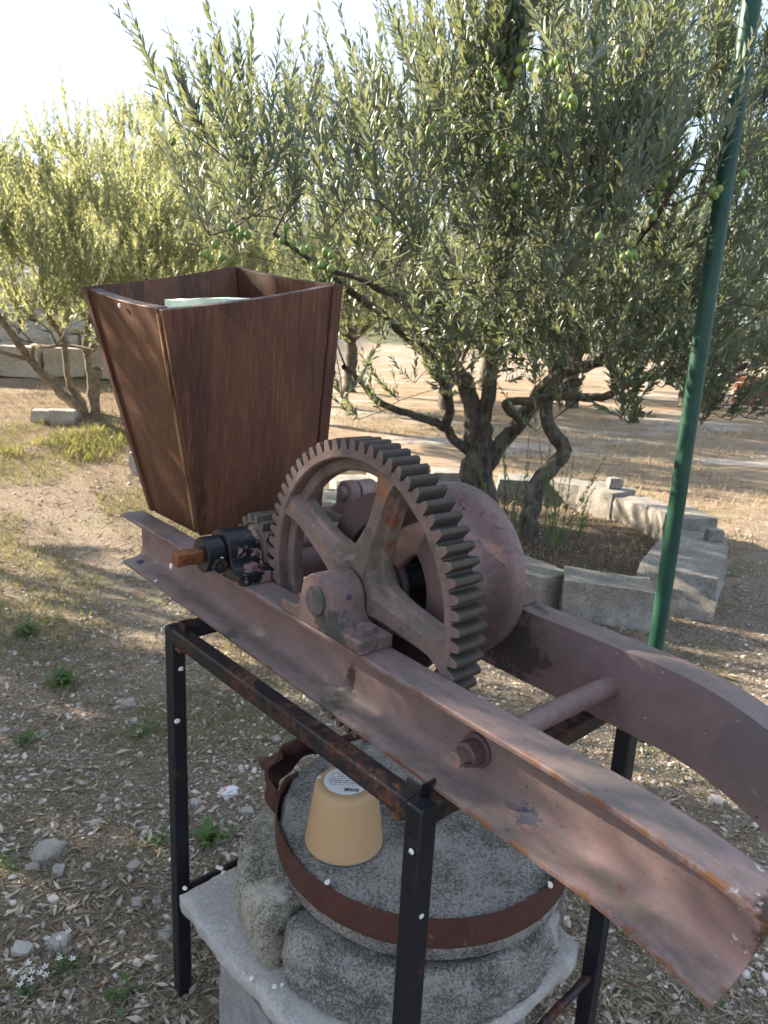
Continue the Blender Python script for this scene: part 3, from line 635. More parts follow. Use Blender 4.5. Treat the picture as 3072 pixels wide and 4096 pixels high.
MB().cyl((SL - .016, ST - .004, .255), (SL - .016, SW - ST + .002, .290), .009, n=14).build('brace_rod', 'black_rusty', stand, smooth=40)
MB().cyl((.016, ST - .004, .29), (.016, SW - ST + .002, .29), .009, n=14).build('brace_rod', 'black_rusty', stand, smooth=40)

# ------------------------------------------------------------------ wooden hopper
hopper = empty('wooden_hopper', MO, MTH, label='tapered dark brown wooden hopper open at the top beside the gear', cat='hopper')
hA = (Vector((-.421, .072, 1.104)), Vector((-.505, -.045, 1.660))); hB = (Vector((-.137, .078, 1.104)), Vector((-.095, -.020, 1.614)))
hC = (Vector((-.100, .395, 1.106)), Vector((-.058, .412, 1.697))); hD = (Vector((-.395, .395, 1.106)), Vector((-.487, .378, 1.747)))
TH = .027
def panel(P, Q, i0, i1, cx, off=0.0):
    """panel between corner edges P and Q; i0/i1 inset at each end"""
    pb, pt = P; qb, qt = Q
    nrm = (qb - pb).cross(pt - pb).normalized(); ctr = Vector((-.27, .2, 1.4))
    if nrm.dot(ctr - pb) < 0: nrm = -nrm
    def along(a, b, d): return a + (b - a).normalized() * d
    b0, b1 = along(pb, qb, i0), along(qb, pb, i1); t0, t1 = along(pt, qt, i0), along(qt, pt, i1)
    o = nrm * off; i = nrm * TH
    mb = MB(); c = [b0 + o, b1 + o, b1 + i, b0 + i, t0 + o, t1 + o, t1 + i, t0 + i]
    nseg = 8; mb = MB()   # boards bow a little between the corners
    ring_ = []
    for k in range(nseg + 1):
        f = k / nseg; sag = 0.006 * sin(pi * f)
        lo, hi = b0.lerp(b1, f), t0.lerp(t1, f); hi = hi + Vector((0, 0, -sag)) + nrm * sag * .6
        ring_.append([lo + o, hi + o, hi + i, lo + i])
    for r_ in ring_: mb.v += [tuple(x) for x in r_]
    for k in range(nseg):
        a = k * 4
        for j, mi_ in ((0, 0), (1, 1), (2, 0), (3, 0)):
            mb.f.append((a + j, a + (j + 1) % 4, a + 4 + (j + 1) % 4, a + 4 + j)); mb.mi.append(mi_)
    mb.f += [(0, 1, 2, 3), (nseg * 4, nseg * 4 + 3, nseg * 4 + 2, nseg * 4 + 1)]; mb.mi += [0, 0]
    return mb.build('panel', ['wood', 'wood_endgrain'], hopper, smooth=30, bev=.0012)
panel(hA, hB, TH + .001, TH + .001, 0, .0025)
panel(hB, hC, 0, TH + .0015, 0)
panel(hD, hC, 0, -.003, 0)
panel(hA, hD, -.002, TH + .001, 0)
def seam(P, Q, d, w, side):
    pb, pt = P; qb, qt = Q
    nrm = (qb - pb).cross(pt - pb).normalized()
    if nrm.dot(Vector((-.27, .2, 1.4)) - pb) > 0: nrm = -nrm
    a = pb + (qb - pb).normalized() * d; b = pt + (qt - pt).normalized() * d; u = (qb - pb).normalized()
    mb = MB(); m_ = 14; up_ = (b - a)
    for k in range(m_ + 1):
        f = .02 + .96 * k / m_; c = a + up_ * f; ww = w * (.35 + .9 * abs(sin(k * 1.9 + side))) ; o_ = nrm * .0012
        mb.v += [tuple(c - u * ww + o_), tuple(c + u * ww + o_), tuple(c + u * ww - nrm * .004), tuple(c - u * ww - nrm * .004)]
    for k in range(m_):
        for j in range(4): mb.f.append((k * 4 + j, k * 4 + (j + 1) % 4, k * 4 + 4 + (j + 1) % 4, k * 4 + 4 + j)); mb.mi.append(0)
    mb.f += [(3, 2, 1, 0), (m_ * 4, m_ * 4 + 1, m_ * 4 + 2, m_ * 4 + 3)]; mb.mi += [0, 0]
    mb.build('corner_seam', 'wood_raw', hopper)
seam(hB, hA, TH * .95, .0026, 0.3); seam(hC, hB, TH * .6, .0018, 1.4)
blk = rock('foam_block', (.20, .16, .22), 31, 'mint_block', None, cuts=5, rough=.03, boxy=.93, smooth=30)
Rm = Matrix.Rotation(MTH, 4, 'Z'); pm_ = Matrix.Translation(MO) @ Rm @ Matrix.Translation((-.285, .215, 1.432)) @ Matrix.Rotation(.06, 4, 'X') @ Matrix.Rotation(.35, 4, 'Z')
blk.matrix_world = pm_; tag(blk, 'pale mint green block lying inside the wooden hopper', 'block')

# ------------------------------------------------------------------ millstones, slab, block, glass pot
SC = Vector((0.12, 1.373, 0))
def wedge(name, prof, a0, a1, seed, mat, amp=.010, n=70, parent=None, label=None, cat=None, cc=None):
    SC = Vector((0.12, 1.373, 0)) if cc is None else Vector(cc)
    """solid of revolution between two angles about SC with a rough surface; prof (r,z) from top inside to bottom inside"""
    P = []
    for k in range(len(prof) - 1):
        for j in range(5):
            f = j / 5; P.append((prof[k][0] * (1 - f) + prof[k + 1][0] * f, prof[k][1] * (1 - f) + prof[k + 1][1] * f))
    P.append(prof[-1]); full = abs(a1 - a0) > 359.9; mb = MB(); m_ = len(P); na = n if full else n + 1
    for i in range(na):
        a = radians(a0 + (a1 - a0) * i / n)
        e = min(i, n - i) / n; pull = 0 if full else -.016 * max(0, 1 - e / .018)
        for (r, z) in P:
            q = (r * cos(a), r * sin(a), z); d = nz(q, 7, seed) * amp * .7 + nz(q, 30, seed + 3) * amp * .6 + nz(q, 75, seed + 6) * amp * .5 - abs(nz(q, 19, seed + 8)) * amp * .6
            rr = r + d + (pull if r > .2 else 0); zz = z + d * .6
            mb.v.append((SC.x + rr * cos(a), SC.y + rr * sin(a), zz))
    for i in range(n):
        i2 = (i + 1) % na
        for k in range(m_ - 1): mb.f.append((i * m_ + k, i2 * m_ + k, i2 * m_ + k + 1, i * m_ + k + 1)); mb.mi.append(0)
        if not full: mb.f.append((i * m_ + m_ - 1, i2 * m_ + m_ - 1, i2 * m_, i * m_)); mb.mi.append(0)
    if full:
        mb.f += [tuple(i * m_ for i in range(n)), tuple(i * m_ + m_ - 1 for i in range(n))]; mb.mi += [0, 0]
    else: mb.f += [tuple(range(m_)), tuple(n * m_ + k for k in range(m_))]; mb.mi += [0, 0]
    o = mb.build(name, mat, parent, smooth=55)
    if label: tag(o, label, cat)
    return o
mill = empty('millstone', (0, 0, 0), label='round grey millstone bound by a rusty iron band under the stand', cat='millstone')
wedge('stone_disc', [(.004, .603), (.10, .602), (.20, .601), (.28, .599), (.305, .594), (.312, .58), (.313, .525), (.309, .508), (.296, .497), (.25, .480), (.02, .480)], 0, 360, 1.0, 'millstone', .006, 150, mill)
wedge('iron_band', [(.3165, .6055), (.3195, .6055), (.3200, .600), (.3200, .548), (.3190, .543), (.3150, .543)], 162, 162 + 336, 2.0, 'band_iron', .0012, 120, mill)
# torn band end, crumpled outwards
mb = MB(); K = 26; Jn = 8
for k in range(K + 1):
    f = k / K; a = radians(176 - 46 * f); r = .325 + .055 * sin(f * pi * .95) + .012 * sin(f * 17)
    for j in range(Jn + 1):
        g = j / Jn; z = .540 + .012 * sin(f * 9) + g * (.062 + .03 * sin(f * pi)); rr = r + (.030 * sin(g * pi) + .016 * sin(g * 7 + f * 11)) * sin(f * pi) - .02 * g * f
        mb.v.append((SC.x + rr * cos(a), SC.y + rr * sin(a), z))
for k in range(K):
    for j in range(Jn): mb.f.append((k * (Jn + 1) + j, k * (Jn + 1) + j + 1, (k + 1) * (Jn + 1) + j + 1, (k + 1) * (Jn + 1) + j)); mb.mi.append(0)
tb = mb.build('torn_band_end', 'band_iron', mill, smooth=50); sm = tb.modifiers.new('thick', 'SOLIDIFY'); sm.thickness = .0025
tag(tb, 'crumpled torn end of the rusty band')
low = empty('lower_millstone', (0, 0, 0), label='thick cracked stone disc below the banded millstone, on the pale slab', cat='millstone')
LC = (.090, 1.376, 0)
wedge('stone_segment', [(.02, .486), (.20, .486), (.292, .487), (.318, .491), (.336, .480), (.346, .458), (.348, .430), (.343, .420), (.348, .410), (.346, .380), (.334, .3605), (.02, .3600)], 222, 222 + 282, 4.0, 'millstone', .013, 190, low, cc=LC)
wedge('stone_segment', [(.18, .520), (.31, .516), (.345, .508), (.364, .486), (.370, .455), (.368, .400), (.358, .375), (.344, .3605), (.18, .3605)], 146, 219, 5.0, 'millstone_pale', .012, 80, low, cc=LC)
# slab
so_ = [(-.410, 1.352), (-.352, 1.412), (-.293, 1.458), (-.20, 1.56), (-.05, 1.70), (.15, 1.76), (.33, 1.62), (.42, 1.46), (.428, 1.32), (.462, 1.274), (.436, 1.226), (.37, 1.165), (.293, 1.10), (.21, 1.045), (.10, .985), (.0, .975), (-.129, 1.052), (-.211, 1.139), (-.281, 1.199), (-.365, 1.291)]
den = []
for i in range(len(so_)):
    a, b_ = so_[i], so_[(i + 1) % len(so_)]; k = max(2, int(math.dist(a, b_) / .012))
    for j in range(k):
        f = j / k; x, y = a[0] + (b_[0] - a[0]) * f, a[1] + (b_[1] - a[1]) * f
        x += nz((x, y, 0), 22, 3) * .007 + nz((x, y, 0), 70, 3) * .003; y += nz((x, y, 5), 22, 8) * .007 + nz((x, y, 5), 70, 8) * .003; den.append((x, y))
mb = MB(); nd = len(den); cx, cy = .04, 1.33
layers = [(.30, .360), (.70, .3605), (.93, .360), (.985, .3585), (1.0, .354), (1.004, .335), (.985, .318), (.94, .310), (.3, .3095)]
for li, (s, z) in enumerate(layers):
    for i, (x, y) in enumerate(den):
        q = (x * s, y * s, z * 3); w_ = nz(q, 30, 2) * .004 if 3 < li < 8 else 0
        ss = s + (nz((x, y, z * 9), 16, 7) * .022 if 4 < li < 8 else 0)
        mb.v.append((cx + (x - cx) * ss, cy + (y - cy) * ss, z + nz(q, 12, 4) * .0012 + w_))
for li in range(len(layers) - 1):
    for i in range(nd): mb.f.append((li * nd + i, li * nd + (i + 1) % nd, (li + 1) * nd + (i + 1) % nd, (li + 1) * nd + i)); mb.mi.append(0)
mb.f += [tuple(range(nd)), tuple((len(layers) - 1) * nd + i for i in range(nd))]; mb.mi += [0, 0]
tag(mb.build('stone_slab', 'slab_stone', None, smooth=40), 'flat pale stone slab with broken edges under the millstones', 'slab')
cb = rock('concrete_block', (.46, .46, .309), 12, 'concrete', None, cuts=6, rough=.006, boxy=.985, smooth=30)
cb.rotation_euler = (0, 0, MTH); v_ = Matrix.Rotation(MTH, 3, 'Z') @ Vector((.232, .232, 0)); cb.location = (-.303 + v_.x, 1.252 + v_.y, -.002)
tag(cb, 'rough grey concrete block carrying the pale slab', 'block')
# glass pot upside down
pot = MB().lathe((-.047, 1.251, .604), (0, 0, 1), [(0, .0745), (.0, .078), (.002, .0785), (.004, .078), (.06, .0705), (.115, .0632), (.124, .0605), (.1295, .055), (.1315, .048), (.132, .0), ], n=64)
pot = MB().lathe((-.047, 1.251, .604), (0, 0, 1), [(0, .0745), (.0, .0775), (.002, .0785), (.004, .078), (.06, .0705), (.115, .0632), (.124, .0605), (.1295, .055), (.1315, .048), (.132, .001), (.1285, .001), (.128, .045), (.122, .055), (.06, .0668)], n=64, closed=True).build('glass_pot', 'amber_glass', None, smooth=50)
tag(pot, 'frosted amber glass pot standing upside down on the millstone', 'pot')
st = MB().cyl((-.047, 1.251, .7362), (-.047, 1.251, .7367), .044, n=48).build('label_sticker', 'sticker', pot)
mb = MB(); zt = .7369
for k in range(9):
    y = 1.251 - .028 + k * .0065; hw = sqrt(max(0, .040 ** 2 - (y - 1.251) ** 2)); x = -.047 - hw * .85
    if k in (0, 1):   # barcode bars
        for j in range(22):
            w_ = random.choice((.0004, .0008, .0012)); xx = -.047 - .002 + j * .0013
            if k == 0: mb.box(xx, xx + w_, y - .006, y + .004, zt, zt + .0001)
        continue
    while x < -.047 + hw * .8:
        w_ = random.uniform(.003, .010); t_ = .0019 if k in (3, 4) else .0011
        mb.box(x, min(x + w_, -.047 + hw * .85), y, y + t_, zt, zt + .0001); x += w_ + .0018
mb.build('printed_text', 'ink_and_hole_shade', st)

# ------------------------------------------------------------------ trees
LEAF_HI_V = np.array([(0,0,0),(.33,-.5,.05),(.33,0,0),(.33,.5,.05),(.7,-.42,.03),(.7,0,-.03),(.7,.42,.03),(1,0,-.09)], float)
LEAF_HI_F = np.array([(0,1,2),(0,2,3),(1,4,5),(1,5,2),(2,5,6),(2,6,3),(4,7,5),(5,7,6)])
LEAF_LO_V = np.array([(0,0,0),(.45,-.5,.05),(.45,0,0),(.45,.5,.05),(1,0,-.06)], float)
LEAF_LO_F = np.array([(0,1,2),(0,2,3),(1,4,2),(2,4,3)])
def unit(a): return a / np.maximum(np.linalg.norm(a, axis=-1, keepdims=True), 1e-9)
def leaf_verts(P, D, Nm, ln, wd, TV):
    Y = np.cross(Nm, D)
    V = P[:, None] + D[:, None] * (TV[None, :, 0, None] * ln[:, None, None]) + Y[:, None] * (TV[None, :, 1, None] * wd[:, None, None]) + Nm[:, None] * (TV[None, :, 2, None] * ln[:, None, None])
    return V
def leaf_mesh(name, P, D, Nm, ln, wd, mat, hi, parent=None, rnd=None):
    TV, TF = (LEAF_HI_V, LEAF_HI_F) if hi else (LEAF_LO_V, LEAF_LO_F)
    n, k = len(P), len(TV)
    V = leaf_verts(P, D, Nm, ln, wd, TV).reshape(-1, 3)
    F = (TF[None] + (np.arange(n) * k)[:, None, None]).reshape(-1, 3)
    r = np.repeat(rng.random(n) if rnd is None else rnd, k)
    return np_mesh(name, V, F, mat, r, smooth=True, parent=parent)
def tubes(name, polys, mat, sides=6, parent=None, rough=0.0, smooth=True):
    Vs, Fs, o = [], [], 0
    for pts, rad in polys:
        pts = np.asarray(pts, float); rad = np.asarray(rad, float); n = len(pts)
        tg = unit(np.gradient(pts, axis=0)); ref = np.array([0.31, 0.17, 0.93]) if abs(tg[0, 2]) < 0.8 else np.array([0.9, 0.3, 0.1])
        u = unit(np.cross(tg, ref)); w = np.cross(tg, u)
        a = 2 * pi * np.arange(sides) / sides
        ring_ = u[:, None] * np.cos(a)[None, :, None] + w[:, None] * np.sin(a)[None, :, None]
        rr = rad[:, None] * np.ones(sides)[None]
        if rough:
            rr = rr * (1 + rough * (np.sin(3 * a + 11 * pts[:, :1]) * .5 + np.sin(2 * a - 17 * pts[:, 2:3]) * .6 + np.sin(5 * a + 29 * pts[:, 2:3]) * .35))
        V = pts[:, None] + ring_ * rr[:, :, None]
        Vs.append(V.reshape(-1, 3))
        i = np.arange((n - 1) * sides); j = i // sides; s = i % sides; s2 = (s + 1) % sides
        Fs.append(np.stack([o + j * sides + s, o + j * sides + s2, o + (j + 1) * sides + s2, o + (j + 1) * sides + s], 1)); o += n * sides
    return np_mesh(name, np.concatenate(Vs), np.concatenate(Fs), mat, None, smooth, parent)
def spline(pts, rads, step=0.06):
    P = np.asarray(pts, float); n = len(P); out, ro = [], []
    for i in range(n - 1):
        p0, p1, p2, p3 = P[max(i - 1, 0)], P[i], P[i + 1], P[min(i + 2, n - 1)]
        k = max(2, int(np.linalg.norm(p2 - p1) / step))
        for j in range(k):
            t = j / k
            out.append(.5 * ((2 * p1) + (-p0 + p2) * t + (2 * p0 - 5 * p1 + 4 * p2 - p3) * t * t + (-p0 + 3 * p1 - 3 * p2 + p3) * t ** 3)); ro.append(rads[i] * (1 - t) + rads[i + 1] * t)
    out.append(P[-1]); ro.append(rads[-1]); return np.array(out), np.array(ro)
class Tree:
    def __init__(s, seed, center):
        s.r = np.random.default_rng(seed); s.c = np.array(center, float); s.N = np.zeros((60000, 3)); s.T = np.zeros((60000, 3)); s.R = np.zeros(60000); s.n = 0
        s.limbs = []; s.br = []; s.stems = []; s.L = []
    def addn(s, pts, rad):
        k = len(pts); s.N[s.n:s.n + k] = pts; s.T[s.n:s.n + k] = unit(np.gradient(pts, axis=0)); s.R[s.n:s.n + k] = rad; s.n += k
    def limb(s, pts, r0, r1, attach=True, name='limb'):
        m = len(pts); rad = [r0 + (r1 - r0) * (i / (m - 1)) ** .8 for i in range(m)]
        P, R = spline(pts, rad); wob = s.r.normal(0, 1, P.shape) * R[:, None] * .10; wob[0] = 0; P = P + wob
        s.limbs.append((P, R, name))
        if attach: k = len(P) // 3; s.addn(P[k:], R[k:])
    def branch(s, t, rmax=.014):
        t = np.asarray(t, float); d = np.linalg.norm(s.N[:s.n] - t, axis=1); i = int(np.argmin(d + .25 * np.maximum(0, s.N[:s.n, 2] - t[2]))); dist = d[i]
        if dist < .05: return None
        p0 = s.N[i]; d0 = unit(s.T[i] * .5 + unit(t - p0) * .8 + np.array([0, 0, .35])); k = max(4, int(dist / .09))
        f = np.linspace(0, 1, k)[:, None]; mid = p0 + d0 * dist * .5
        P = (1 - f) ** 2 * p0 + 2 * f * (1 - f) * mid + f * f * t + s.r.normal(0, .010, (k, 3)) * np.sin(pi * f)
        r0 = min(s.R[i] * .75, .003 + rmax * min(1, dist / .9)); R = np.linspace(r0, .0026, k)
        s.br.append((P, R)); s.addn(P[1:], R[1:]); return P
    def shoot(s, p, d, ln, sp=.0195, leaf=(.040, .065), wr=.255, curl=.45):
        k = max(4, int(ln / .05)); f = np.linspace(0, 1, k)[:, None]; side = s.r.normal(0, 1, 3)
        P = p + d * ln * f + (np.array([0, 0, 1.]) * curl * .4 + side * .06) * ln * f * f
        s.stems.append((P, np.linspace(.0019, .0009, k)))
        nn = int(ln / sp); g = np.linspace(.10, 1, nn); pos = np.stack([np.interp(g, f[:, 0], P[:, j]) for j in range(3)], 1)
        ax = unit(np.stack([np.gradient(pos[:, j]) for j in range(3)], 1)) if nn > 2 else np.repeat(d[None], nn, 0)
        ref = unit(np.cross(ax, s.r.normal(0, 1, 3))); oth = np.cross(ax, ref); az = s.r.random() * 6.28
        for q in (0, 1):
            a = az + np.arange(nn) * (pi / 2) + q * pi + s.r.normal(0, .35, nn)
            sd_ = ref * np.cos(a)[:, None] + oth * np.sin(a)[:, None]
            th = s.r.uniform(.35, .95, nn) * (1 - .35 * g); D = unit(ax * np.cos(th)[:, None] + sd_ * np.sin(th)[:, None] + s.r.normal(0, .10, (nn, 3)))
            Nn = unit(ax - D * (ax * D).sum(1, keepdims=True) + s.r.normal(0, .15, (nn, 3))); Nn = unit(Nn - D * (Nn * D).sum(1, keepdims=True))
            l = s.r.uniform(leaf[0], leaf[1], nn) * (1 - .45 * np.maximum(0, g - .65) / .35); keep = s.r.random(nn) < .9
            s.L.append((pos[keep], D[keep], Nn[keep], l[keep], l[keep] * s.r.uniform(wr * .85, wr * 1.15, nn)[keep]))
    def fill(s, targets, per, ln, **kw):
        T = np.asarray(targets); d = np.array([np.min(np.linalg.norm(s.N[:s.n] - t, axis=1)) for t in T])
        for i in np.argsort(d):
            P = s.branch(T[i])
            if P is None: continue
            m = s.r.integers(per[0], per[1] + 1)
            for q in range(m):
                f = 1.0 if q == 0 else s.r.uniform(.35, 1) ; j = min(len(P) - 1, int(f * (len(P) - 1) + .5)); p = P[j]
                bd = unit(P[-1] - P[max(0, len(P) - 4)]); out = unit(p - s.c)
                dd = unit(bd * .55 + out * .35 + np.array([0, 0, kw.get('upw', 1.25)]) + s.r.normal(0, .36, 3))
                s.shoot(p, dd, s.r.uniform(*ln), **{k: v for k, v in kw.items() if k != 'upw'})
    def leaves(s): return [np.concatenate([x[i] for x in s.L]) for i in range(5)]
def ellipsoid(r, n, c, rad, lo, test=None):
    out = []
    while len(out) < n:
        v = r.normal(0, 1, 3); v /= np.linalg.norm(v); q = r.random() ** (1 / 2.2); q = max(q, lo)
        p = np.array(c) + v * q * np.array(rad)
        if test is None or test(p): out.append(p)
    return out
CAMP = np.array([0, 0, CAM_H]); FW = np.array(fw); RT = np.array(r2); UPV = np.array(u2)
def to_px(P):
    d = P - CAMP; z = d @ FW; return 1536 + 2899.7 * (d @ RT) / z, 2048 - 2899.7 * (d @ UPV) / z, z

# ---- main olive tree
T = Tree(11, (1.25, 4.95, 2.0))
BASE = (.88, 6.3, 0)
T.limb([(.90, 6.3, -.1), (.87, 6.3, .1), (.82, 6.3, .36), (.80, 6.3, .6), (.77, 6.3, .84), (.76, 6.3, .93)], .175, .10, False, 'trunk')
T.limb([(.77, 6.3, .78), (.64, 6.2, 1.15), (.47, 6.0, 1.36), (.38, 5.8, 1.56), (.23, 5.5, 1.73), (.13, 5.2, 1.94), (.0, 4.9, 2.2)], .085, .03)
T.limb([(.80, 6.3, .76), (.83, 6.2, 1.08), (.83, 6.1, 1.46), (.9, 6.0, 1.62), (.9, 6.0, 1.75), (.85, 5.9, 1.91), (.73, 5.8, 2.07), (.71, 5.7, 2.25), (.73, 5.5, 2.5)], .070, .025)
T.limb([(.9, 6.0, 1.62), (1.1, 5.8, 1.68), (1.34, 5.5, 1.78), (1.44, 5.2, 1.86), (1.59, 4.8, 2.04), (1.7, 4.3, 2.2)], .05, .02)
T.limb([(.9, 6.0, 1.75), (1.08, 6.1, 1.87), (1.24, 6.2, 2.01), (1.4, 6.4, 2.29), (1.49, 6.5, 2.59)], .045, .02)
T.limb([(.86, 6.3, .46), (1.03, 6.3, .73), (1.19, 6.2, 1.0), (1.28, 6.1, 1.21), (1.41, 6.0, 1.34), (1.57, 5.8, 1.41), (1.72, 5.6, 1.53), (1.87, 5.3, 1.71), (2.1, 4.9, 1.95)], .080, .03)
T.limb([(1.12, 6.24, .90), (.94, 5.9, 1.06), (1.07, 5.6, 1.12), (1.23, 5.3, 1.19), (1.42, 4.9, 1.23), (1.49, 4.7, 1.32), (1.6, 4.4, 1.41), (1.9, 4.0, 1.5)], .040, .018)
T.limb([(.74, 6.3, .58), (.58, 6.2, .7), (.46, 6.1, .83), (.24, 5.8, .93), (-.06, 5.4, 1.06), (-.19, 5.1, 1.22), (-.3, 4.7, 1.35)], .050, .016)
T.limb([(.46, 6.1, .83), (.5, 6.0, .98), (.38, 5.7, 1.29), (.31, 5.5, 1.43), (.09, 5.1, 1.55), (-.06, 4.8, 1.68), (-.22, 4.4, 1.77), (-.4, 3.9, 1.9)], .045, .018)
T.limb([(.31, 5.5, 1.43), (.23, 5.2, 1.63), (.1, 4.8, 1.80), (-.06, 4.3, 1.80), (-.18, 3.9, 1.84), (-.34, 3.5, 1.86), (-.5, 3.1, 1.95)], .030, .008)
T.limb([(.73, 5.8, 2.07), (.6, 5.2, 2.25), (.55, 4.6, 2.3), (.5, 4.0, 2.3), (.42, 3.4, 2.25), (.35, 2.9, 2.2)], .035, .010)
T.limb([(1.44, 5.2, 1.86), (1.35, 4.6, 2.0), (1.2, 4.0, 2.05), (1.1, 3.4, 2.1), (1.0, 2.9, 2.15)], .030, .010)
OLIVES = [(-0.545,2.691,2.087),(-0.518,2.646,2.095),(-0.494,2.618,2.094),(-0.506,2.587,2.065),(-0.548,2.617,2.072),(-0.573,2.635,2.099),(-0.362,2.505,2.027),(-0.346,2.456,1.992),(-0.545,2.515,1.897),(-0.532,2.513,1.88),(-0.511,2.481,1.866),(-0.504,2.502,1.878),(-0.484,2.476,1.87),(-0.536,2.518,1.861),(-0.346,2.388,1.89),(-0.354,2.35,1.846),(-0.319,2.339,1.837),(-0.576,2.42,1.832),(-0.574,2.299,1.788),(-0.576,2.36,1.783),(-0.555,2.425,1.793),(-0.683,2.342,2.107),(-0.278,2.261,1.813),(-0.263,2.273,1.82),(-0.203,2.175,1.804),(-0.183,2.144,1.793),(-0.241,2.224,1.757),(-0.214,2.172,1.767),(-0.186,2.157,1.757),(0.188,2.498,2.409),(0.215,2.395,2.346),(0.271,2.534,2.56),(0.327,2.303,2.398),(0.324,2.338,2.371),(0.326,2.239,2.338),(0.343,2.261,2.327),(0.32,2.334,2.335),(0.364,2.206,2.295),(0.288,2.377,2.312),(0.267,2.362,2.322),(0.284,2.396,2.333),(0.282,2.398,2.263),(0.292,2.369,2.257),(0.299,2.317,2.246),(0.295,2.523,2.21),(0.314,2.475,2.174),(0.309,2.534,2.167),(-0.104,2.283,2.077),(0.08,2.466,2.207),(0.284,2.424,1.834),(0.361,2.476,2.057),(-0.063,2.244,1.902),(0.518,2.251,2.396),(0.636,2.352,2.405),(0.67,2.463,2.509),(0.341,2.39,2.429),(0.396,2.102,2.273),(0.389,2.166,2.307),(0.393,2.125,2.303),(0.453,2.166,2.208),(0.438,2.105,2.204),(0.416,2.134,2.217),(0.456,2.368,2.128),(0.732,2.48,2.205),(0.724,2.501,2.19),(0.823,2.572,2.228),(0.858,2.604,2.136),(0.884,2.652,2.134),(0.883,2.616,2.144),(0.856,2.606,2.104),(0.864,2.586,2.106),(0.845,2.621,2.078),(0.844,2.562,2.069),(0.8,2.501,2.04),(1.028,2.595,2.092),(1.037,2.561,2.094),(1.026,2.556,2.074),(1.059,2.451,2.121),(0.806,2.471,1.987),(0.565,2.179,1.881),(0.669,2.278,1.84),(0.686,2.28,1.848),(0.715,2.325,1.856)]
def main_ok(p):
    x, y, z = p
    if y < 2.25: return False
    low = 1.50 if x < .2 else (1.30 if x < 1.2 else 1.15)
    if y > 5.2: low += .15
    if y < 3.2: low = max(low, 1.66 if x < .9 else 1.52)
    if z < low: return False
    if y < 3.0 and x > .34 * y: return False
    if x < -.45 - (y - 2.3) * .36: return False
    hi = 1.6 + y * (.27 if x < -.2 else (.33 if x < .5 else .60))
    if z > hi: return False
    if (abs(x) > .62 * y + .25 or z > 1.6 + .46 * y) and rng.random() < .75: return False
    return True
tg = ellipsoid(T.r, 560, (1.25, 4.75, 2.55), (2.75, 2.65, 1.55), .35, main_ok)
for p in OLIVES[::3]: tg.append(np.array(p) + np.array([0, .04, .06]))
tg += [np.array(q) for q in ((-.16, 3.9, 1.12), (-.20, 3.1, 1.30), (.15, 4.6, 1.28), (.5, 5.0, 1.2), (1.0, 4.9, .98), (1.8, 4.2, 1.15), (2.0, 4.0, 1.22), (2.2, 4.3, 1.3), (1.7, 3.9, 1.3), (2.3, 4.0, 1.12))]
tg += ellipsoid(T.r, 150, (1.15, 4.4, 1.55), (1.7, 1.2, .42), .1, main_ok)
tg += ellipsoid(T.r, 120, (.75, 2.95, 2.12), (1.45, .65, .60), .1, main_ok)
T.fill(tg, (4, 7), (.18, .42))
tree = empty('olive_tree', BASE, label='large spreading olive tree with green fruit inside the stone ring', cat='tree')
TREE_INV = Matrix.Translation(Vector(BASE)).inverted()
def local(o, base):
    me = o.data; n = len(me.vertices); co = np.empty(n * 3, np.float32); me.vertices.foreach_get('co', co)
    co = co.reshape(-1, 3) - np.array(base, np.float32); me.vertices.foreach_set('co', co.ravel()); me.update(); return o
for P, R, nm in T.limbs:
    local(tubes(nm, [(P, R)], 'bark', 14, tree, .13 if nm == 'trunk' else .07), BASE)
tag(local(tubes('branches', T.br, 'bark', 6, tree), BASE), kind='stuff')
tag(local(tubes('twigs', T.stems, 'twig', 4, tree), BASE), kind='stuff')
P, D, Nn, ln, wd = T.leaves()
# keep leaves out of the hopper and away from the lens
keep = P[:, 1] > 2.12
P, D, Nn, ln, wd = [a[keep] for a in (P, D, Nn, ln, wd)]
px, py, pz = to_px(P)
size = np.where((px > 0) & (px < 3072) & (py > 0) & (py < 4096), ln / pz * np.sqrt(np.clip(1 - ((D @ FW) ** 2), 0, 1)), 0)
big = np.argsort(-size)[:300]; rest = np.ones(len(P), bool); rest[big] = False
tag(local(leaf_mesh('foliage', P[rest], D[rest], Nn[rest], ln[rest], wd[rest], 'olive_leaf', True, tree), BASE), kind='stuff')
protos = []
for k in range(4):
    o_ = np_mesh('leaf', LEAF_HI_V * np.array([1, .19, 1]), LEAF_HI_F, 'olive_leaf', np.full(8, .15 + .23 * k), True, tree); protos.append(o_)
for c_, i in enumerate(big):
    o_ = protos[c_] if c_ < 4 else protos[c_ % 4].copy()
    if c_ >= 4: col.objects.link(o_)
    y_ = np.cross(Nn[i], D[i]); p_ = P[i] - np.array(BASE)
    o_.matrix_local = Matrix(((D[i][0] * ln[i], y_[0] * ln[i], Nn[i][0] * ln[i], p_[0]), (D[i][1] * ln[i], y_[1] * ln[i], Nn[i][1] * ln[i], p_[1]), (D[i][2] * ln[i], y_[2] * ln[i], Nn[i][2] * ln[i], p_[2]), (0, 0, 0, 1)))
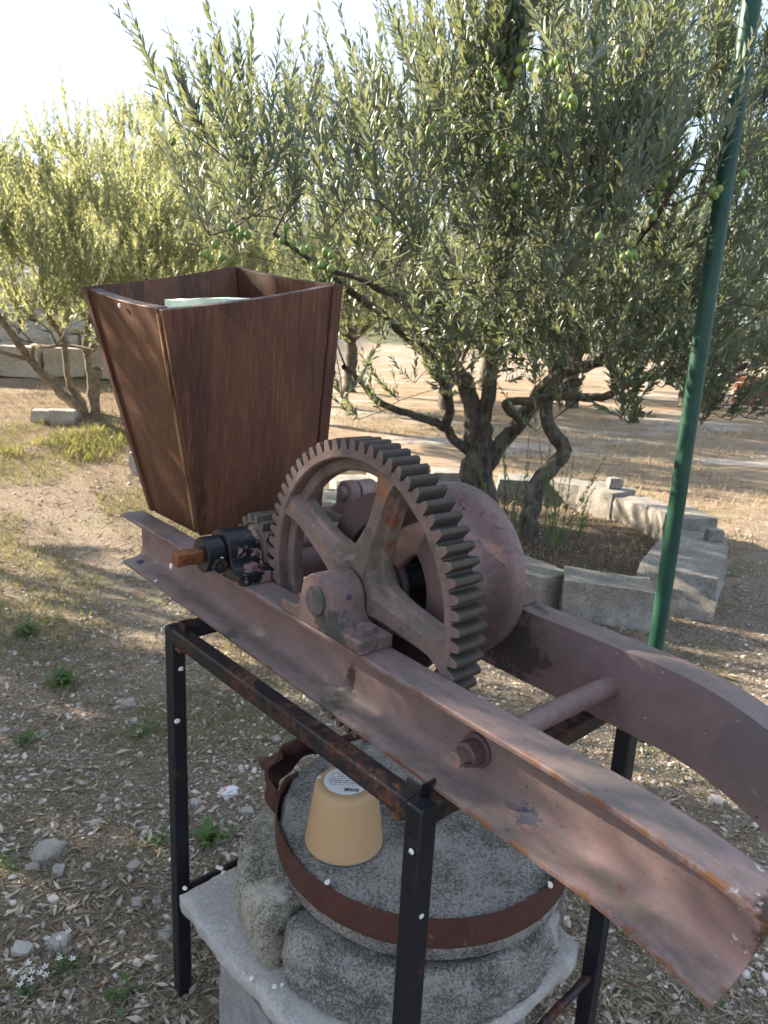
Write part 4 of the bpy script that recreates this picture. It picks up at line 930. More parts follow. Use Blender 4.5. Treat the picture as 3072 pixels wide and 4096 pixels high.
# fruit
fm = MB().lathe((0, 0, 0), (0, 0, 1), [(-.0120, .0008), (-.0113, .0038), (-.0085, .0074), (-.004, .0094), (.001, .0098), (.006, .0082), (.0095, .0048), (.0105, .0012), (.016, .0008), (.030, .0008)], n=14).build('olive', 'olive_fruit', tree, smooth=60)
for k, p in enumerate(OLIVES):
    o_ = fm if k == 0 else fm.copy()
    if k: col.objects.link(o_)
    o_.location = Vector(p) - Vector(BASE); s_ = random.uniform(1.0, 1.25); o_.scale = (s_, s_, s_ * random.uniform(.95, 1.1)); o_.rotation_euler = (random.uniform(-.5, .5), random.uniform(-.5, .5), random.uniform(0, 6))
NLEAF = len(P)

# ---- slender second olive trunk in the ring
T2 = Tree(12, (1.7, 6.5, 2.5)); B2 = (1.18, 5.6, 0)
T2.limb([(1.19, 5.58, -.08), (1.16, 5.6, .14), (1.23, 5.75, .45), (1.36, 5.8, .61), (1.43, 5.85, .72), (1.29, 5.9, .92), (1.27, 5.95, 1.09), (1.36, 6.0, 1.3), (1.41, 6.1, 1.58), (1.51, 6.2, 1.81), (1.66, 6.4, 2.23)], .085, .035, True, 'trunk')
T2.limb([(1.31, 5.97, 1.16), (1.45, 5.95, 1.24), (1.53, 5.93, 1.27)], .050, .028, False, 'cut_limb')
T2.fill(ellipsoid(T2.r, 70, (1.8, 6.6, 2.5), (1.2, 1.0, .8), .3, lambda p: p[2] > 1.9), (3, 4), (.18, .36))
tr2 = empty('olive_tree', B2, label='slender crooked olive trunk leaning right behind the main tree in the ring', cat='tree')
for P, R, nm in T2.limbs: local(tubes(nm, [(P, R)], 'bark', 12, tr2, .07), B2)
tag(local(tubes('branches', T2.br + T2.stems, 'bark', 5, tr2), B2), kind='stuff')
P, D, Nn, ln, wd = T2.leaves(); tag(local(leaf_mesh('foliage', P, D, Nn, ln, wd, 'olive_leaf', False, tr2), B2), kind='stuff')

# ---- left olive tree on the slope
T3 = Tree(13, (-2.75, 7.1, 2.2)); B3 = (-2.97, 7.2, tz(-2.97, 7.2))
T3.limb([(-2.97, 7.15, .50), (-3.05, 7.15, .66), (-3.2, 7.1, .84), (-3.37, 7.0, 1.06), (-3.49, 6.95, 1.26), (-3.58, 6.9, 1.43), (-3.68, 6.85, 1.61), (-3.85, 6.7, 2.0)], .075, .03)
T3.limb([(-2.99, 7.2, .50), (-3.05, 7.2, .74), (-3.15, 7.2, .88), (-3.18, 7.2, 1.11), (-3.21, 7.2, 1.37), (-3.3, 7.1, 1.6), (-3.3, 7.1, 1.95)], .055, .025)
T3.limb([(-2.95, 7.25, .50), (-2.97, 7.25, .75), (-2.99, 7.3, .95), (-3.02, 7.3, 1.34), (-2.9, 7.3, 1.7), (-2.7, 7.3, 2.1), (-2.6, 7.3, 2.4)], .06, .025)
T3.limb([(-2.89, 7.15, .50), (-2.88, 7.1, .72), (-2.86, 7.1, .89), (-2.85, 7.1, 1.09)], .065, .06, False, 'stump')
T3.limb([(-3.02, 7.3, 1.2), (-2.6, 7.0, 1.6), (-2.3, 6.9, 1.9), (-2.0, 6.8, 2.2)], .035, .016)
T3.limb([(-3.42, 7.0, 1.15), (-3.2, 6.6, 1.30), (-3.0, 6.4, 1.30), (-2.75, 6.3, 1.33), (-2.5, 6.2, 1.30)], .030, .016)
T3.limb([(-3.42, 7.0, 1.15), (-3.6, 6.8, 1.22), (-3.9, 6.7, 1.4)], .03, .018)
T3.fill(ellipsoid(T3.r, 400, (-2.75, 7.0, 2.14), (1.75, 1.5, 1.0), .35, lambda p: p[2] > 1.32 + .1 * abs(p[0] + 2.7)), (4, 6), (.22, .42), upw=1.3, sp=.019, leaf=(.052, .072), wr=.26)
tr3 = empty('olive_tree', B3, label='sunlit bushy olive tree with several stems left of the hopper', cat='tree')
for P, R, nm in T3.limbs: local(tubes(nm, [(P, R * .78)], 'bark_sunlit', 10, tr3, .07), B3)
tag(local(tubes('branches', T3.br + T3.stems, 'twig', 4, tr3), B3), kind='stuff')
P, D, Nn, ln, wd = T3.leaves(); tag(local(leaf_mesh('foliage', P, D, Nn, ln, wd, 'olive_leaf_far', False, tr3), B3), kind='stuff')

# ---- olive grove behind and trees beyond the frame: one tree with parts, copied
T4 = Tree(14, (0, 0, 2.0))
T4.limb([(0, 0, -.15), (.02, .03, .3), (-.02, 0, .7), (0, .05, 1.0)], .14, .10, False, 'trunk')
T4.limb([(0, .05, .9), (.4, .1, 1.4), (.8, .1, 1.9)], .07, .03); T4.limb([(0, .05, .9), (-.4, .2, 1.4), (-.8, .3, 1.9)], .07, .03)
T4.limb([(0, .05, .9), (0, -.5, 1.4), (.1, -.9, 1.9)], .06, .03); T4.limb([(0, .05, .9), (.1, .5, 1.5), (0, .9, 2.1)], .06, .03); T4.limb([(0, .05, .9), (.05, .1, 1.6), (0, 0, 2.6)], .06, .02)
T4.fill(ellipsoid(T4.r, 300, (0, 0, 2.05), (1.75, 1.75, 1.25), .4, lambda p: p[2] > .95), (4, 6), (.24, .45), upw=1.1, sp=.022, leaf=(.065, .09), wr=.27)
t4 = empty('olive_tree', (-4.3, 3.3, 0), 0.3)
for P, R, nm in T4.limbs: tubes(nm, [(P, R)], 'bark', 8, t4, .06)
tag(tubes('branches', T4.br, 'bark', 4, t4), kind='stuff')
P, D, Nn, ln, wd = T4.leaves(); tag(leaf_mesh('foliage', P, D, Nn, ln, wd, 'olive_leaf_far', False, t4), kind='stuff')
GROVE = [(-4.15, 3.25, .95, .3, 'olive tree out at the left whose crown shades the winch'), (-6.3, 4.6, 1.15, 1.4, 'olive tree out at the far left behind the shading one'),
         (-3.7, 1.5, .95, 3.9, 'olive tree out at the near left beside the shading one'),
         (-8.8, 12.2, .75, 2.2, 'olive tree behind the stone wall at the far left'), (-2.1, 12.4, 1.1, .9, 'sunlit olive tree just behind the left bushy tree'),
         (1.2, 15.5, 1.2, 3.0, 'sunlit olive tree far behind the main trunk'), (4.3, 17.5, 1.25, 4.1, 'olive tree at the back of the field right of the main trunk'),
         (7.6, 19.0, 1.35, 5.0, 'olive tree at the back of the field left of the pole'), (11.4, 18.0, 1.3, .2, 'olive tree at the back of the field right of the pole'),
         (-1.0, 18.5, 1.35, 1.1, 'distant olive tree in the second row behind the hopper'), (2.9, 22.5, 1.5, 2.7, 'distant olive tree in the second row behind the main tree'),
         (6.2, 26.0, 1.7, 3.6, 'farthest olive tree at the end of the field'), (14.8, 24.0, 1.6, 4.4, 'distant olive tree at the far right end of the field'), (-4.8, 16.5, 1.3, 5.3, 'distant olive tree in the second row behind the left bushy tree')]
for k, (x, y, s_, rz, lab) in enumerate(GROVE):
    o_ = t4 if k == 0 else copy_tree(t4)
    o_.location = (x, y, tz(x, y)); o_.rotation_euler = (0, 0, rz); o_.scale = (s_, s_, s_ * random.uniform(.95, 1.08)); tag(o_, lab, 'tree', 'olive grove around the field')

# ---- suckers by the trunks
def sucker(x, y, n, h, seed, label):
    S = Tree(seed, (x, y, 0)); z = tz(x, y)
    for k in range(n):
        d = unit(np.array([S.r.normal(0, .3), S.r.normal(0, .3), 1.0])); S.shoot(np.array([x + S.r.normal(0, .05), y + S.r.normal(0, .05), z - .02]), d, S.r.uniform(h * .6, h), sp=.026, leaf=(.034, .055), wr=.27, curl=.1)
    e = empty('olive_sucker', (x, y, z), label=label, cat='shoot', group='suckers around the trunks')
    local(tubes('stems', [(P_, R_ * 1.6) for P_, R_ in S.stems], 'twig', 4, e), (x, y, z))
    P, D, Nn, ln, wd = S.leaves(); local(leaf_mesh('leaves', P, D, Nn, ln, wd, 'weed_leaf', False, e), (x, y, z))
sucker(1.34, 5.35, 13, .85, 21, 'leafy shoots rising in front of the crooked trunk'); sucker(1.05, 5.85, 11, .8, 22, 'leafy shoots at the foot of the main olive trunk'); sucker(1.62, 5.9, 6, .4, 23, 'low shoots right of the crooked trunk')

# ------------------------------------------------------------------ stone ring
RING = [((.93, 4.28), (.42, .30, .24), -.95, 'rough pale block of the ring just behind the drum'), ((1.33, 4.06), (.50, .27, .25), -.20, 'long rough block of the ring left of the pole'),
        ((1.98, 4.52), (.46, .86, .28), -.50, 'largest split pale block of the ring just right of the pole'), ((2.42, 5.34), (.34, .46, .18), -.30, 'low flat block of the ring behind the largest one'),
        ((2.47, 5.86), (.36, .48, .27), .16, 'grey block on the right of the ring behind the low flat one'), ((2.34, 6.36), (.34, .44, .24), .38, 'tilted grey block on the right back of the ring'), ((2.10, 6.76), (.34, .40, .27), .62, 'pale block at the right back of the ring'), ((1.86, 7.08), (.36, .38, .25), .85, 'narrow block at the back of the ring'),
        ((1.40, 7.26), (.50, .34, .22), -.12, 'block of the ring behind the crooked trunk'), ((.70, 7.25), (.45, .34, .26), .05, 'block of the ring behind the main trunk'),
        ((.10, 7.0), (.5, .34, .24), .35, 'block of the ring seen above the gear'), ((-.28, 6.5), (.36, .5, .25), .3, 'block of the ring seen through the gear openings'),
        ((-.42, 5.8), (.34, .52, .24), 0, 'hidden block on the left of the ring'), ((-.20, 5.1), (.34, .5, .24), -.35, 'block on the left of the ring behind the hopper'), ((.35, 4.55), (.5, .32, .24), -.65, 'block on the near left of the ring behind the drum')]
for k, ((x, y), sz, rz, lab) in enumerate(RING):
    o_ = rock('ring_block', sz, 40 + k * 3.3, 'ring_stone', None, cuts=9, rough=.034, boxy=.985, chip=.05 if k in (2, 5) else 0, smooth=22)
    o_.location = (x, y, tz(x, y) - .015); o_.rotation_euler = (random.uniform(-.03, .03), random.uniform(-.03, .03), rz); tag(o_, lab, 'stone block', 'blocks of the stone ring')
for k, (x, y, z, s_, lab) in enumerate([(2.16, 6.72, .26, .10, 'small stone sitting on the long ring block'), (2.50, 5.30, .18, .09, 'small stone sitting on the low ring block')]):
    o_ = rock('loose_stone', (s_ * 1.3, s_, s_), 77 + k, 'ring_stone', None, cuts=3, rough=.15, boxy=.6); o_.location = (x, y, z - .01); tag(o_, lab, 'stone')

# ------------------------------------------------------------------ pole
pole = MB()
pole.lathe((1.118, 2.70, -.12), (-.004, 0, 1), [(0, .0305), (1.2, .0308), (1.21, .0312), (1.215, .0312), (1.225, .0308), (4.6, .0305)], n=36)
pole.build('green_pole', 'green_paint', None, smooth=40); tag(bpy.data.objects['green_pole'], 'dark green painted steel pole standing right of the winch', 'pole')

# ------------------------------------------------------------------ walls and blocks at the left
for k, (x, y, sz, rz, lab) in enumerate([(-4.85, 8.45, (.62, .34, .36), .02, 'leftmost squared block in the row before the dry stone wall'), (-4.20, 8.42, (.50, .34, .34), -.03, 'second squared block from the left before the dry stone wall'),
                                         (-3.70, 8.45, (.46, .34, .32), .05, 'squared block with tan face behind the left olive stems'), (-3.28, 8.5, (.34, .34, .38), -.1, 'taller squared block at the right end of the row behind the left olive stems'), (-2.8, 8.6, (.5, .34, .3), .1, 'squared block behind the hopper in the row before the wall')]):
    o_ = rock('squared_block', sz, 90 + k * 2.1, 'wall_stone', None, cuts=6, rough=.05, boxy=.93, smooth=28); o_.location = (x, y, tz(x, y) - .02); o_.rotation_euler = (0, 0, rz); tag(o_, lab, 'stone block', 'row of squared blocks')
wall = empty('dry_stone_wall', (-4.2, 9.7, tz(-4.2, 9.7)), label='dry stone wall of rough pale stones behind the left olive tree', cat='wall')
wp = [rock('stone', (1, 1, 1), 120 + k * 4, 'wall_stone', wall, cuts=3, rough=.12, boxy=.72, smooth=30) for k in range(6)]
cnt = 0; zrow = -.08
for row in range(5):
    x = -3.4 + random.uniform(0, .2); hrow = random.uniform(.11, .16)
    while x < 1.7:
        w_ = random.uniform(.12, .42); o_ = wp[cnt] if cnt < 6 else wp[cnt % 6].copy()
        if cnt >= 6: col.objects.link(o_)
        o_.location = (x + w_ / 2, random.uniform(-.05, .05) + row * .035, zrow + (x * -.02)); o_.scale = (w_ * .98, random.uniform(.22, .32), hrow * random.uniform(.9, 1.12)); o_.rotation_euler = (random.uniform(-.06, .06), random.uniform(-.18, .18), random.choice((0, pi)) + random.uniform(-.25, .25))
        x += w_; cnt += 1
    zrow += hrow * .96

# ------------------------------------------------------------------ background bits
mb = MB(); K, J = 22, 9
for k in range(K + 1):
    for j in range(J + 1):
        f, g = k / K, j / J
        mb.v.append((-.62 + 1.24 * f + .03 * sin(9 * g + k), .10 * sin(f * 21) + .06 * sin(f * 37 + g * 5) + .05 * sin(g * 9), -.34 * g * (.8 + .3 * sin(f * 8)) + .05 * sin(f * 6)))
for k in range(K):
    for j in range(J): a = k * (J + 1) + j; mb.f.append((a, a + 1, a + J + 2, a + J + 1)); mb.mi.append(0)
net = mb.build('green_net', 'green_net', None, smooth=60); sm = net.modifiers.new('thick', 'SOLIDIFY'); sm.thickness = .012
net.location = (1.42, 13.75, 2.02); tag(net, 'bright green harvesting net caught in the olive tree far behind the main trunk', 'net')
for k, (x, y, lab) in enumerate([(10.6, 21.5, 'red slatted crate left of the pair by the far field edge'), (11.55, 21.9, 'red slatted crate right of the pair by the far field edge')]):
    e = empty('red_crate', (x, y, tz(x, y)), .2 + .3 * k, label=lab, cat='crate', group='red crates at the field edge')
    for zz in (.0, .2, .4, .6):
        MB().box(-.42, .42, -.30, -.28, zz + .02, zz + .17).build('slat', 'red_crate', e); MB().box(-.42, .42, .28, .30, zz + .02, zz + .17).build('slat', 'red_crate', e)
        MB().box(-.44, -.42, -.30, .30, zz + .02, zz + .17).build('slat', 'red_crate', e); MB().box(.42, .44, -.30, .30, zz + .02, zz + .17).build('slat', 'red_crate', e)
    MB().box(-.42, .42, -.28, .28, .0, .03).build('floor_board', 'red_crate', e)

# ------------------------------------------------------------------ ground cover
def scatter(n, ymin, ymax, ratio, pw=1.0):
    y = ymin * (ymax / ymin) ** rng.random(n) if pw == 1 else ymin + (ymax - ymin) * rng.random(n)
    x = y * rng.uniform(-ratio, ratio, n); return x, y
def on_block(x, y): 
    d = np.hypot(x - .05, y - 1.33); return d < .30
# dry leaves
n = 46000; x, y = scatter(n, .72, 7.5, .85); k_ = ~on_block(x, y); x, y = x[k_], y[k_]; n = len(x)
cl = np.array([mnoise.noise(Vector((a * 2.2, b * 2.2, 3.0))) for a, b in zip(x, y)]); k_ = rng.random(n) < .62 + .6 * cl; x, y = x[k_], y[k_]; n = len(x)
P = np.stack([x, y, terrain(x, y) + .004 + .006 * rng.random(n)], 1); az = rng.uniform(0, 2 * pi, n)
D = unit(np.stack([np.cos(az), np.sin(az), rng.normal(0, .22, n)], 1)); Nn = unit(np.stack([rng.normal(0, .45, n), rng.normal(0, .45, n), np.ones(n)], 1)); Nn = unit(Nn - D * (Nn * D).sum(1, keepdims=True))
ln = .010 + .042 * rng.random(n) ** 1.6; wd = ln * rng.uniform(.16, .34, n); wd = np.where(rng.random(n) < .2, ln * .06, wd)
o_ = leaf_mesh('leaf_litter', P, D, Nn, ln, wd, 'dry_leaf', False, rnd=rng.random(n) ** 1.2); tag(o_, 'dry grey brown olive leaves littering the ground', 'leaf litter', kind='stuff')
# small gravel
ico = bmesh.new(); bmesh.ops.create_icosphere(ico, subdivisions=1, radius=1.0); IV = np.array([v.co[:] for v in ico.verts]); IF = np.array([[v.index for v in f.verts] for f in ico.faces]); ico.free()
OV = np.array([(1, 0, 0), (-1, 0, 0), (0, 1, 0), (0, -1, 0), (0, 0, 1), (0, 0, -1)], float); OF = np.array([(0, 2, 4), (2, 1, 4), (1, 3, 4), (3, 0, 4), (2, 0, 5), (1, 2, 5), (3, 1, 5), (0, 3, 5)])
def pebbles(name, n, BV, BF, lo, hi, pw, lab, yr):
    x, y = scatter(n, .72, yr, .85); k_ = ~on_block(x, y); x, y = x[k_], y[k_]; n = len(x)
    cl = np.array([mnoise.noise(Vector((a * 1.6 + 9, b * 1.6, 1.0))) for a, b in zip(x, y)]); k_ = rng.random(n) < .62 + .7 * cl; x, y = x[k_], y[k_]; n = len(x)
    sz = lo + (hi - lo) * rng.random(n) ** pw
    sc = np.stack([sz * rng.uniform(.8, 1.6, n), sz * rng.uniform(.7, 1.2, n), sz * rng.uniform(.45, .8, n)], 1); az = rng.uniform(0, 2 * pi, n)
    V = BV[None] * (1 + rng.normal(0, .20, (n, len(BV), 1))) * sc[:, None]
    V = np.stack([V[..., 0] * np.cos(az)[:, None] - V[..., 1] * np.sin(az)[:, None], V[..., 0] * np.sin(az)[:, None] + V[..., 1] * np.cos(az)[:, None], V[..., 2] + V[..., 0] * rng.normal(0, .3, n)[:, None]], -1)
    V = V + np.stack([x, y, terrain(x, y) + sc[:, 2] * .3], 1)[:, None]
    F = (BF[None] + (np.arange(n) * len(BV))[:, None, None]).reshape(-1, 3)
    o_ = np_mesh(name, V.reshape(-1, 3), F, 'pebble', np.repeat(rng.random(n), len(BV)), False); tag(o_, lab, 'gravel', kind='stuff')
pebbles('gravel', 70000, OV, OF, .0016, .0065, 1.6, 'fine pale gravel and stone chips in the brown soil', 7.0)
pebbles('pebbles', 9000, IV, IF, .0055, .0135, 2.2, 'coarser pebbles strewn through the leaf litter', 7.0)
# straw and twigs
n = 15000; x, y = scatter(n, .75, 8, .85); k_ = ~on_block(x, y); x, y = x[k_], y[k_]; n = len(x); az = rng.uniform(0, 2 * pi, n)
P = np.stack([x, y, terrain(x, y) + .006 + .006 * rng.random(n)], 1); D = unit(np.stack([np.cos(az), np.sin(az), rng.normal(0, .10, n)], 1)); Nn = unit(np.stack([rng.normal(0, .3, n), rng.normal(0, .3, n), np.ones(n)], 1)); Nn = unit(Nn - D * (Nn * D).sum(1, keepdims=True))
ln = rng.uniform(.04, .13, n); o_ = leaf_mesh('straw_litter', P, D, Nn, ln, np.full(n, .0022), 'straw', False); tag(o_, 'thin dry straw and stalks lying on the soil', 'straw', kind='stuff')
# standing grass, dry and green, in drifts
def grass(name, n, box, h, mat, lab, clump, thr, seed, w=.0035):
    x = rng.uniform(box[0], box[1], n); y = rng.uniform(box[2], box[3], n)
    cl = np.array([mnoise.noise(Vector((a * clump, b * clump, seed))) for a, b in zip(x, y)]); k_ = cl > thr; x, y = x[k_], y[k_]; n = len(x); az = rng.uniform(0, 2 * pi, n)
    P = np.stack([x, y, terrain(x, y) - .004], 1); ti = rng.uniform(.15, .95, n); D = unit(np.stack([np.cos(az) * ti, np.sin(az) * ti, np.ones(n)], 1)); Nn = unit(np.stack([-np.cos(az), -np.sin(az), ti], 1)); Nn = unit(Nn - D * (Nn * D).sum(1, keepdims=True))
    l = rng.uniform(h * .4, h, n); o_ = leaf_mesh(name, P, D, Nn, l, np.full(n, w), mat, False); tag(o_, lab, 'grass', kind='stuff')
grass('grass', 26000, (-3.6, -.3, 2.4, 6.9), .075, 'grass_mix', 'thin green grass drifts on the left slope', 1.3, .08, 2.0)
grass('dry_grass', 26000, (-5.5, 0.0, 3.2, 8.4), .08, 'straw', 'short dry grass on the left slope', .9, -.15, 7.0)
grass('dry_grass', 30000, (-1.0, 9.0, 4.5, 15.0), .11, 'straw', 'short dry grass over the field beyond the ring', .7, -.12, 4.0, .008)
grass('grass', 9000, (.5, 9.0, 5.0, 14.0), .06, 'grass_mix', 'thin green patches over the field beyond the ring', .6, .2, 11.0, .006)
# bright weeds below the left olive
grass('tall_grass', 3000, (-3.3, -1.6, 6.0, 7.1), 0.13, 'grass_mix', 'taller yellow green grass at the foot of the left olive tree', 2.1, .02, 15.0, .007)

# larger loose stones
STN = [(-1.283, 2.498, .075, 0), (-.966, 1.87, .11, 1), (-.87, 1.523, .065, 2), (-.787, 1.546, .075, 1), (-.693, 1.836, .05, 3), (-.635, 1.694, .048, 0), (-.582, 1.704, .042, 3), (-.868, 1.692, .045, 2), (-1.049, 2.769, .09, 1), (-.975, 2.628, .06, 2), (-.522, 1.594, .06, 0), (-.985, 1.8115, .05, 3), (-.906, 1.801, .055, 1),
       (-.88, 2.02, .045, 2), (-.583, 2.141, .04, 0), (-.41, 2.112, .055, 1), (-.458, 1.978, .055, 3), (-.473, 2.043, .035, 0), (-.28, 2.451, .07, 1), (-.592, 2.146, .045, 2), (-.379, 2.556, .05, 3), (.80, 1.62, .03, 0), (.92, 1.75, .045, 2), (1.05, 1.95, .05, 1), (.72, 1.45, .03, 3), (1.25, 2.3, .06, 2), (.55, 2.2, .06, 1), (.35, 2.9, .09, 0), (-.05, 3.1, .12, 2), (.2, 3.6, .16, 1)]
sm_ = ['field_stone', 'wall_stone', 'slab_stone', 'field_stone']
rp = [rock('loose_stone', (1, .72, .55), 150 + k * 5, sm_[k % 4], None, cuts=4, rough=.14, boxy=.62, smooth=40) for k in range(4)]
STO = []
for k, (x, y, s_, j) in enumerate(STN):
    o_ = rp[j] if k in (0, 1, 2, 4) and rp[j].get('used') is None else rp[j].copy()
    if o_ is rp[j]: o_['used'] = 1
    else: col.objects.link(o_)
    s_ *= .8; o_.location = (x, y, tz(x, y) - s_ * .2); o_.scale = (s_, s_, s_ * random.uniform(.8, 1.1)); o_.rotation_euler = (random.uniform(-.2, .2), random.uniform(-.2, .2), random.uniform(0, 6.28))
    STO.append((o_, x, y))
ORD = ['', 'second ', 'third ', 'fourth ', 'fifth ', 'sixth ', 'seventh ', 'eighth ', 'ninth ', 'tenth ', 'eleventh ', 'twelfth ', 'thirteenth ', 'fourteenth ', 'fifteenth ', 'sixteenth ', 'seventeenth ', 'eighteenth ', 'nineteenth ', 'twentieth ', 'twenty-first ', 'twenty-second ', 'twenty-third ']
for zone, ref, txt, grp in ((lambda x, y: x < .4 and y < 2.7, (-.44, 1.42), 'pale loose stone on the litter, %snearest to the front left leg', 'loose stones left of the stand'), (lambda x, y: x >= .4, (.52, 1.26), 'pale loose stone on the gravel, %snearest to the back right leg', 'loose stones right of the stand'), (lambda x, y: x < .4 and y >= 2.7, (-.05, 2.0), 'pale loose stone behind the winch, %snearest to the hopper', 'loose stones behind the winch')):
    for r_, (o_, x, y) in enumerate(sorted([q for q in STO if zone(q[1], q[2])], key=lambda q: math.dist(q[1:], ref))): tag(o_, txt % ORD[r_], 'stone', grp)
for o_ in rp:
    if 'used' in o_: del o_['used']
for k, (x, y, sz, lab) in enumerate([(-3.33, 7.0, (.22, .16, .13), 'tan sided stone under the left olive tree'), (-3.13, 7.0, (.24, .18, .14), 'round grey stone beside the left olive stems'), (-2.02, 5.85, (.14, .13, .20), 'upright rounded stone on the grass left of the hopper')]):
    o_ = rock('field_stone', sz, 190 + k, 'wall_stone', None, cuts=5, rough=.1, boxy=.75); o_.location = (x, y, tz(x, y) - .03); tag(o_, lab, 'stone')

# weeds
def weed(x, y, n, h, seed, label, wr=.45, flat=.3, flower=False, mat='weed_leaf'):
    r = np.random.default_rng(seed); z = tz(x, y); az = r.uniform(0, 2 * pi, n); e = empty('weed', (x, y, z), label=label, cat='weed', group='weeds on the ground')
    ti = r.uniform(flat, 1.3, n); D = unit(np.stack([np.cos(az) * ti, np.sin(az) * ti, np.ones(n) * .55], 1)); Nn = unit(np.stack([-np.cos(az), -np.sin(az), ti * 1.2], 1)); Nn = unit(Nn - D * (Nn * D).sum(1, keepdims=True))
    P = np.stack([r.normal(0, h * .35, n), r.normal(0, h * .35, n), np.abs(r.normal(0, h * .25, n))], 1); l = r.uniform(h * .18, h * .45, n)
    leaf_mesh('leaves', P, D, Nn, l, l * wr, mat, True, e)
    st_ = [(np.array([[0, 0, 0], p * .5, p]), np.array([.0012, .0011, .0009])) for p in P[:max(3, n // 3)]]
    tubes('stems', st_, 'weed_leaf', 4, e)
    if flower:
        for k in range(7):
            a = r.uniform(0, 6.28); p = Vector((r.normal(0, h * .5), r.normal(0, h * .5), h * r.uniform(.8, 1.4)))
            m_ = MB()
            for q in range(5):
                t_ = a + q * 1.2566; m_.add([p, p + Vector((cos(t_ - .4), sin(t_ - .4), .3)) * .006, p + Vector((cos(t_), sin(t_), .35)) * .010, p + Vector((cos(t_ + .4), sin(t_ + .4), .3)) * .006], [(0, 1, 2, 3)])
            f_ = m_.build('flower', 'shell', e)
            MB().cyl((0, 0, 0), p, .0009, n=5, caps=False).build('flower_stalk', 'weed_leaf', e)
WD = [(-.56, 1.40, 9, .085, 'broad lobed blue green weed at the foot of the front left leg', .55, .5, False), (-.735, 1.47, 22, .06, 'small white flowered weed in the lower left corner', .3, .2, True), (-.80, 1.40, 16, .05, 'feathery small weed left of the white flowers', .3, .2, True),
      (-1.39, 2.93, 46, .11, 'bright yellow green weed in a sun fleck at the left', .5, .4, False), (-.91, 2.53, 30, .10, 'grassy green tuft in the middle of the left litter', .12, .1, False), (-1.32, 2.44, 26, .07, 'low green weed with round leaves near the left edge', .6, .4, False),
      (-.50, 1.97, 34, .08, 'clover like weed behind the pale slab corner', .6, .4, False), (-.66, 1.95, 22, .06, 'clover like weed left of the slab beside the leg', .6, .4, False), (-1.76, 3.35, 34, .11, 'green weed patch high on the left edge', .5, .4, False), (-1.05, 1.80, 14, .05, 'small weed between flat stones at the left', .6, .4, False),
      (.66, 1.50, 7, .10, 'grassy weed right of the back leg', .10, .1, False), (.86, 1.46, 14, .05, 'small feathery weed in the lower right corner', .3, .3, False), (1.35, 4.62, 16, .22, 'thin weeds in front of the ring block by the pole', .08, .05, False), (-1.1, 4.6, 40, .14, 'green weed tuft on the slope left of the hopper', .35, .3, False)]
for k, (x, y, n_, h, lab, wr, fl, fw_) in enumerate(WD): weed(x, y, int(n_ * 1.8), h, 300 + k, lab, wr, fl, fw_)
# crumpled tissue
ts = rock('paper_tissue', (.055, .035, .03), 210, 'tissue', None, cuts=5, rough=.42, boxy=.5, smooth=20); ts.location = (-.487, 2.199, tz(-.487, 2.199)); ts.rotation_euler = (0, 0, .6)
tag(ts, 'crumpled white paper tissue with a pink corner on the litter', 'tissue')
tp_ = rock('pink_corner', (.018, .014, .012), 211, 'tissue_pink', ts, cuts=2, rough=.4, boxy=.5); tp_.location = (-.018, .004, .020)

# ------------------------------------------------------------------ snails
def shell_mesh():
    V, F = [], []; nt_, ns = 44, 8; turns = 2.6
    for i in range(nt_ + 1):
        f = i / nt_; a = f * turns * 2 * pi; g = math.exp(1.55 * (f - 1)); R = .0042 * g; rt_ = .0030 * g; zc = .0052 * (1 - g) * .55 + .003
        for j in range(ns):
            t = 2 * pi * j / ns; V.append(((R + rt_ * cos(t)) * cos(a), (R + rt_ * cos(t)) * sin(a), zc + rt_ * .85 * sin(t)))
    for i in range(nt_):
        for j in range(ns): F.append((i * ns + j, i * ns + (j + 1) % ns, (i + 1) * ns + (j + 1) % ns, (i + 1) * ns + j))
    F.append(tuple(range(ns))); F.append(tuple(nt_ * ns + j for j in range(ns - 1, -1, -1)))
    me = bpy.data.meshes.new('snail_shell'); me.from_pydata(V, [], F); return me
sh0 = finish(shell_mesh(), 'snail_shell', 'shell', None, 60); used_ = [False]
XM = Matrix.Rotation(MTH, 3, 'Z') @ Vector((1, 0, 0)); YM = Matrix.Rotation(MTH, 3, 'Z') @ Vector((0, 1, 0)); XS = Matrix.Rotation(STH, 3, 'Z') @ Vector((1, 0, 0)); YS = Matrix.Rotation(STH, 3, 'Z') @ Vector((0, 1, 0))
def snail(p, n, s_, label, group=None):
    o_ = sh0 if not used_[0] else sh0.copy()
    if used_[0]: col.objects.link(o_)
    used_[0] = True; q = Vector(n).normalized().to_track_quat('Z', 'Y'); o_.rotation_mode = 'QUATERNION'
    from mathutils import Quaternion
    o_.rotation_quaternion = q @ Quaternion((0, 0, 1), random.uniform(0, 6.28)); o_.location = Vector(p) - Vector(n).normalized() * .0006; o_.scale = (s_,) * 3
    for k_ in ('group',):
        if k_ in o_: del o_[k_]
    tag(o_, label, 'snail shell', group or 'white snail shells')
UP = Vector((0, 0, 1))
snail((-.6177, 1.6957, 1.6201), -YM * .98 + UP * -.19, 1.05, 'white snail shell under the rim of the wooden hopper')
snail((-.6726, 1.7872, .974), UP + -XM, 1.0, 'white snail shell at the left tip of the near beam'); snail((-.6294, 1.7202, .972), UP - YM * .8, .95, 'white snail shell on the beam lip near its left tip'); snail((-.5468, 1.6622, .9765), UP + XM * .5, .85, 'oval white snail shell on the lower flange left of the crank stub')
snail((-.4015, 1.3256, 1.1359), -YM + UP * .1, 1.1, 'white snail shell under the square rusty crank stub'); snail((-.3115, 1.3418, 1.1500), XM, 1.0, 'white snail shell on the rusty clamp bolt')
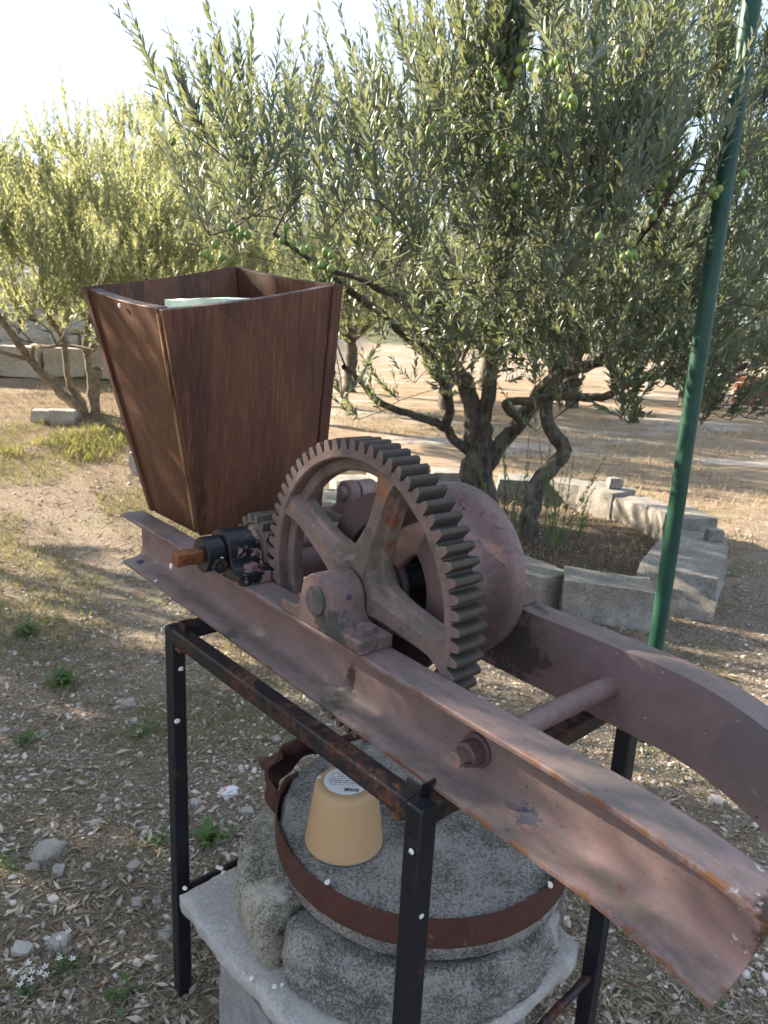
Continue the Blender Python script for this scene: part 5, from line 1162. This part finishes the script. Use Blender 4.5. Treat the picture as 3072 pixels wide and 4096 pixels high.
snail((-.4602, 1.4404, .9492), -YS - XS * .4, 1.05, 'upper white snail shell on the top corner of the front left leg'); snail((-.4575, 1.4370, .9330), -YS, 1.2, 'larger white snail shell on the top corner of the front left leg')
snail((-.4202, 1.4267, .8691), XS, 1.0, 'white snail shell high on the side of the front left leg'); snail((-.4277, 1.4198, .7485), XS - YS * .4, 1.1, 'white snail shell midway down the front left leg')
snail((.0646, .8665, .895), -YS, .85, 'white snail shell on the front of the nearest leg'); snail((.0813, .8664, .7891), XS, .8, 'oblong white snail shell lower on the nearest leg')
for k, (x, y, lab) in enumerate([(-.4035, 1.3660, 'white snail shells at the left tip of the pale slab'), (-.346, 1.436, 'white snail shell on the back edge of the slab, left of a cluster'), (-.3354, 1.4303, 'white snail shell on the back edge of the slab, right of a cluster'), (-.330, 1.4190, 'white snail shell just in front of the slab edge cluster'), (-.2104, 1.1443, 'white snail shell on the front edge of the slab'), (-.1645, 1.1285, 'larger white snail shell at the slab front beside a small one'), (-.1489, 1.1337, 'small oval white snail shell at the slab front')]):
    snail((x, y, .3605), UP + Vector((random.uniform(-.5, .5), -.4, 0)), .95 if k != 6 else .7, lab)
snail((-.0696, 1.1267, .606), UP - Vector((.3, .5, 0)), .95, 'white snail shell on the iron band in front of the glass pot'); snail((.3441, 1.1476, .606), UP + Vector((.3, -.6, 0)), 1.1, 'white snail shell on the right of the iron band under the beam')
snail((-.100, 1.262, .7290), UP + Vector((-.5, -.3, 0)), 1.0, 'white snail shell on the shoulder of the glass pot'); snail((-.070, 1.262, .7375), UP, .9, 'white snail shell on the label of the glass pot')
snail((-.238, 1.53, .600), UP + Vector((-.6, -.6, 0)), 1.0, 'white snail shell on the torn end of the iron band')
GSN = [(-.416, 1.942), (-1.456, 2.636), (-1.212, 2.278), (-1.018, 2.31), (-1.065, 2.4), (-1.215, 2.094), (-.971, 1.639), (-.683, 1.369), (-.85, 2.618), (-.9, 2.26), (-.398, 1.559), (-1.407, 3.67), (-1.496, 2.98), (-.697, 1.472), (.779, 1.508), (.63, 1.499), (.942, 1.831)]
for side, ref, txt in ((lambda x: x < 0, (-.44, 1.42), 'white snail shell on the litter, %snearest to the front left leg'), (lambda x: x > 0, (.52, 1.26), 'white snail shell on the gravel, %snearest to the back right leg')):
    for r_, (x, y) in enumerate(sorted([q for q in GSN if side(q[0])], key=lambda q: math.dist(q, ref))):
        snail((x, y, tz(x, y) + .004), UP + Vector((random.uniform(-.6, .6), random.uniform(-.6, .6), 0)), random.uniform(.8, 1.1), txt % ORD[r_], 'snail shells on the ground')
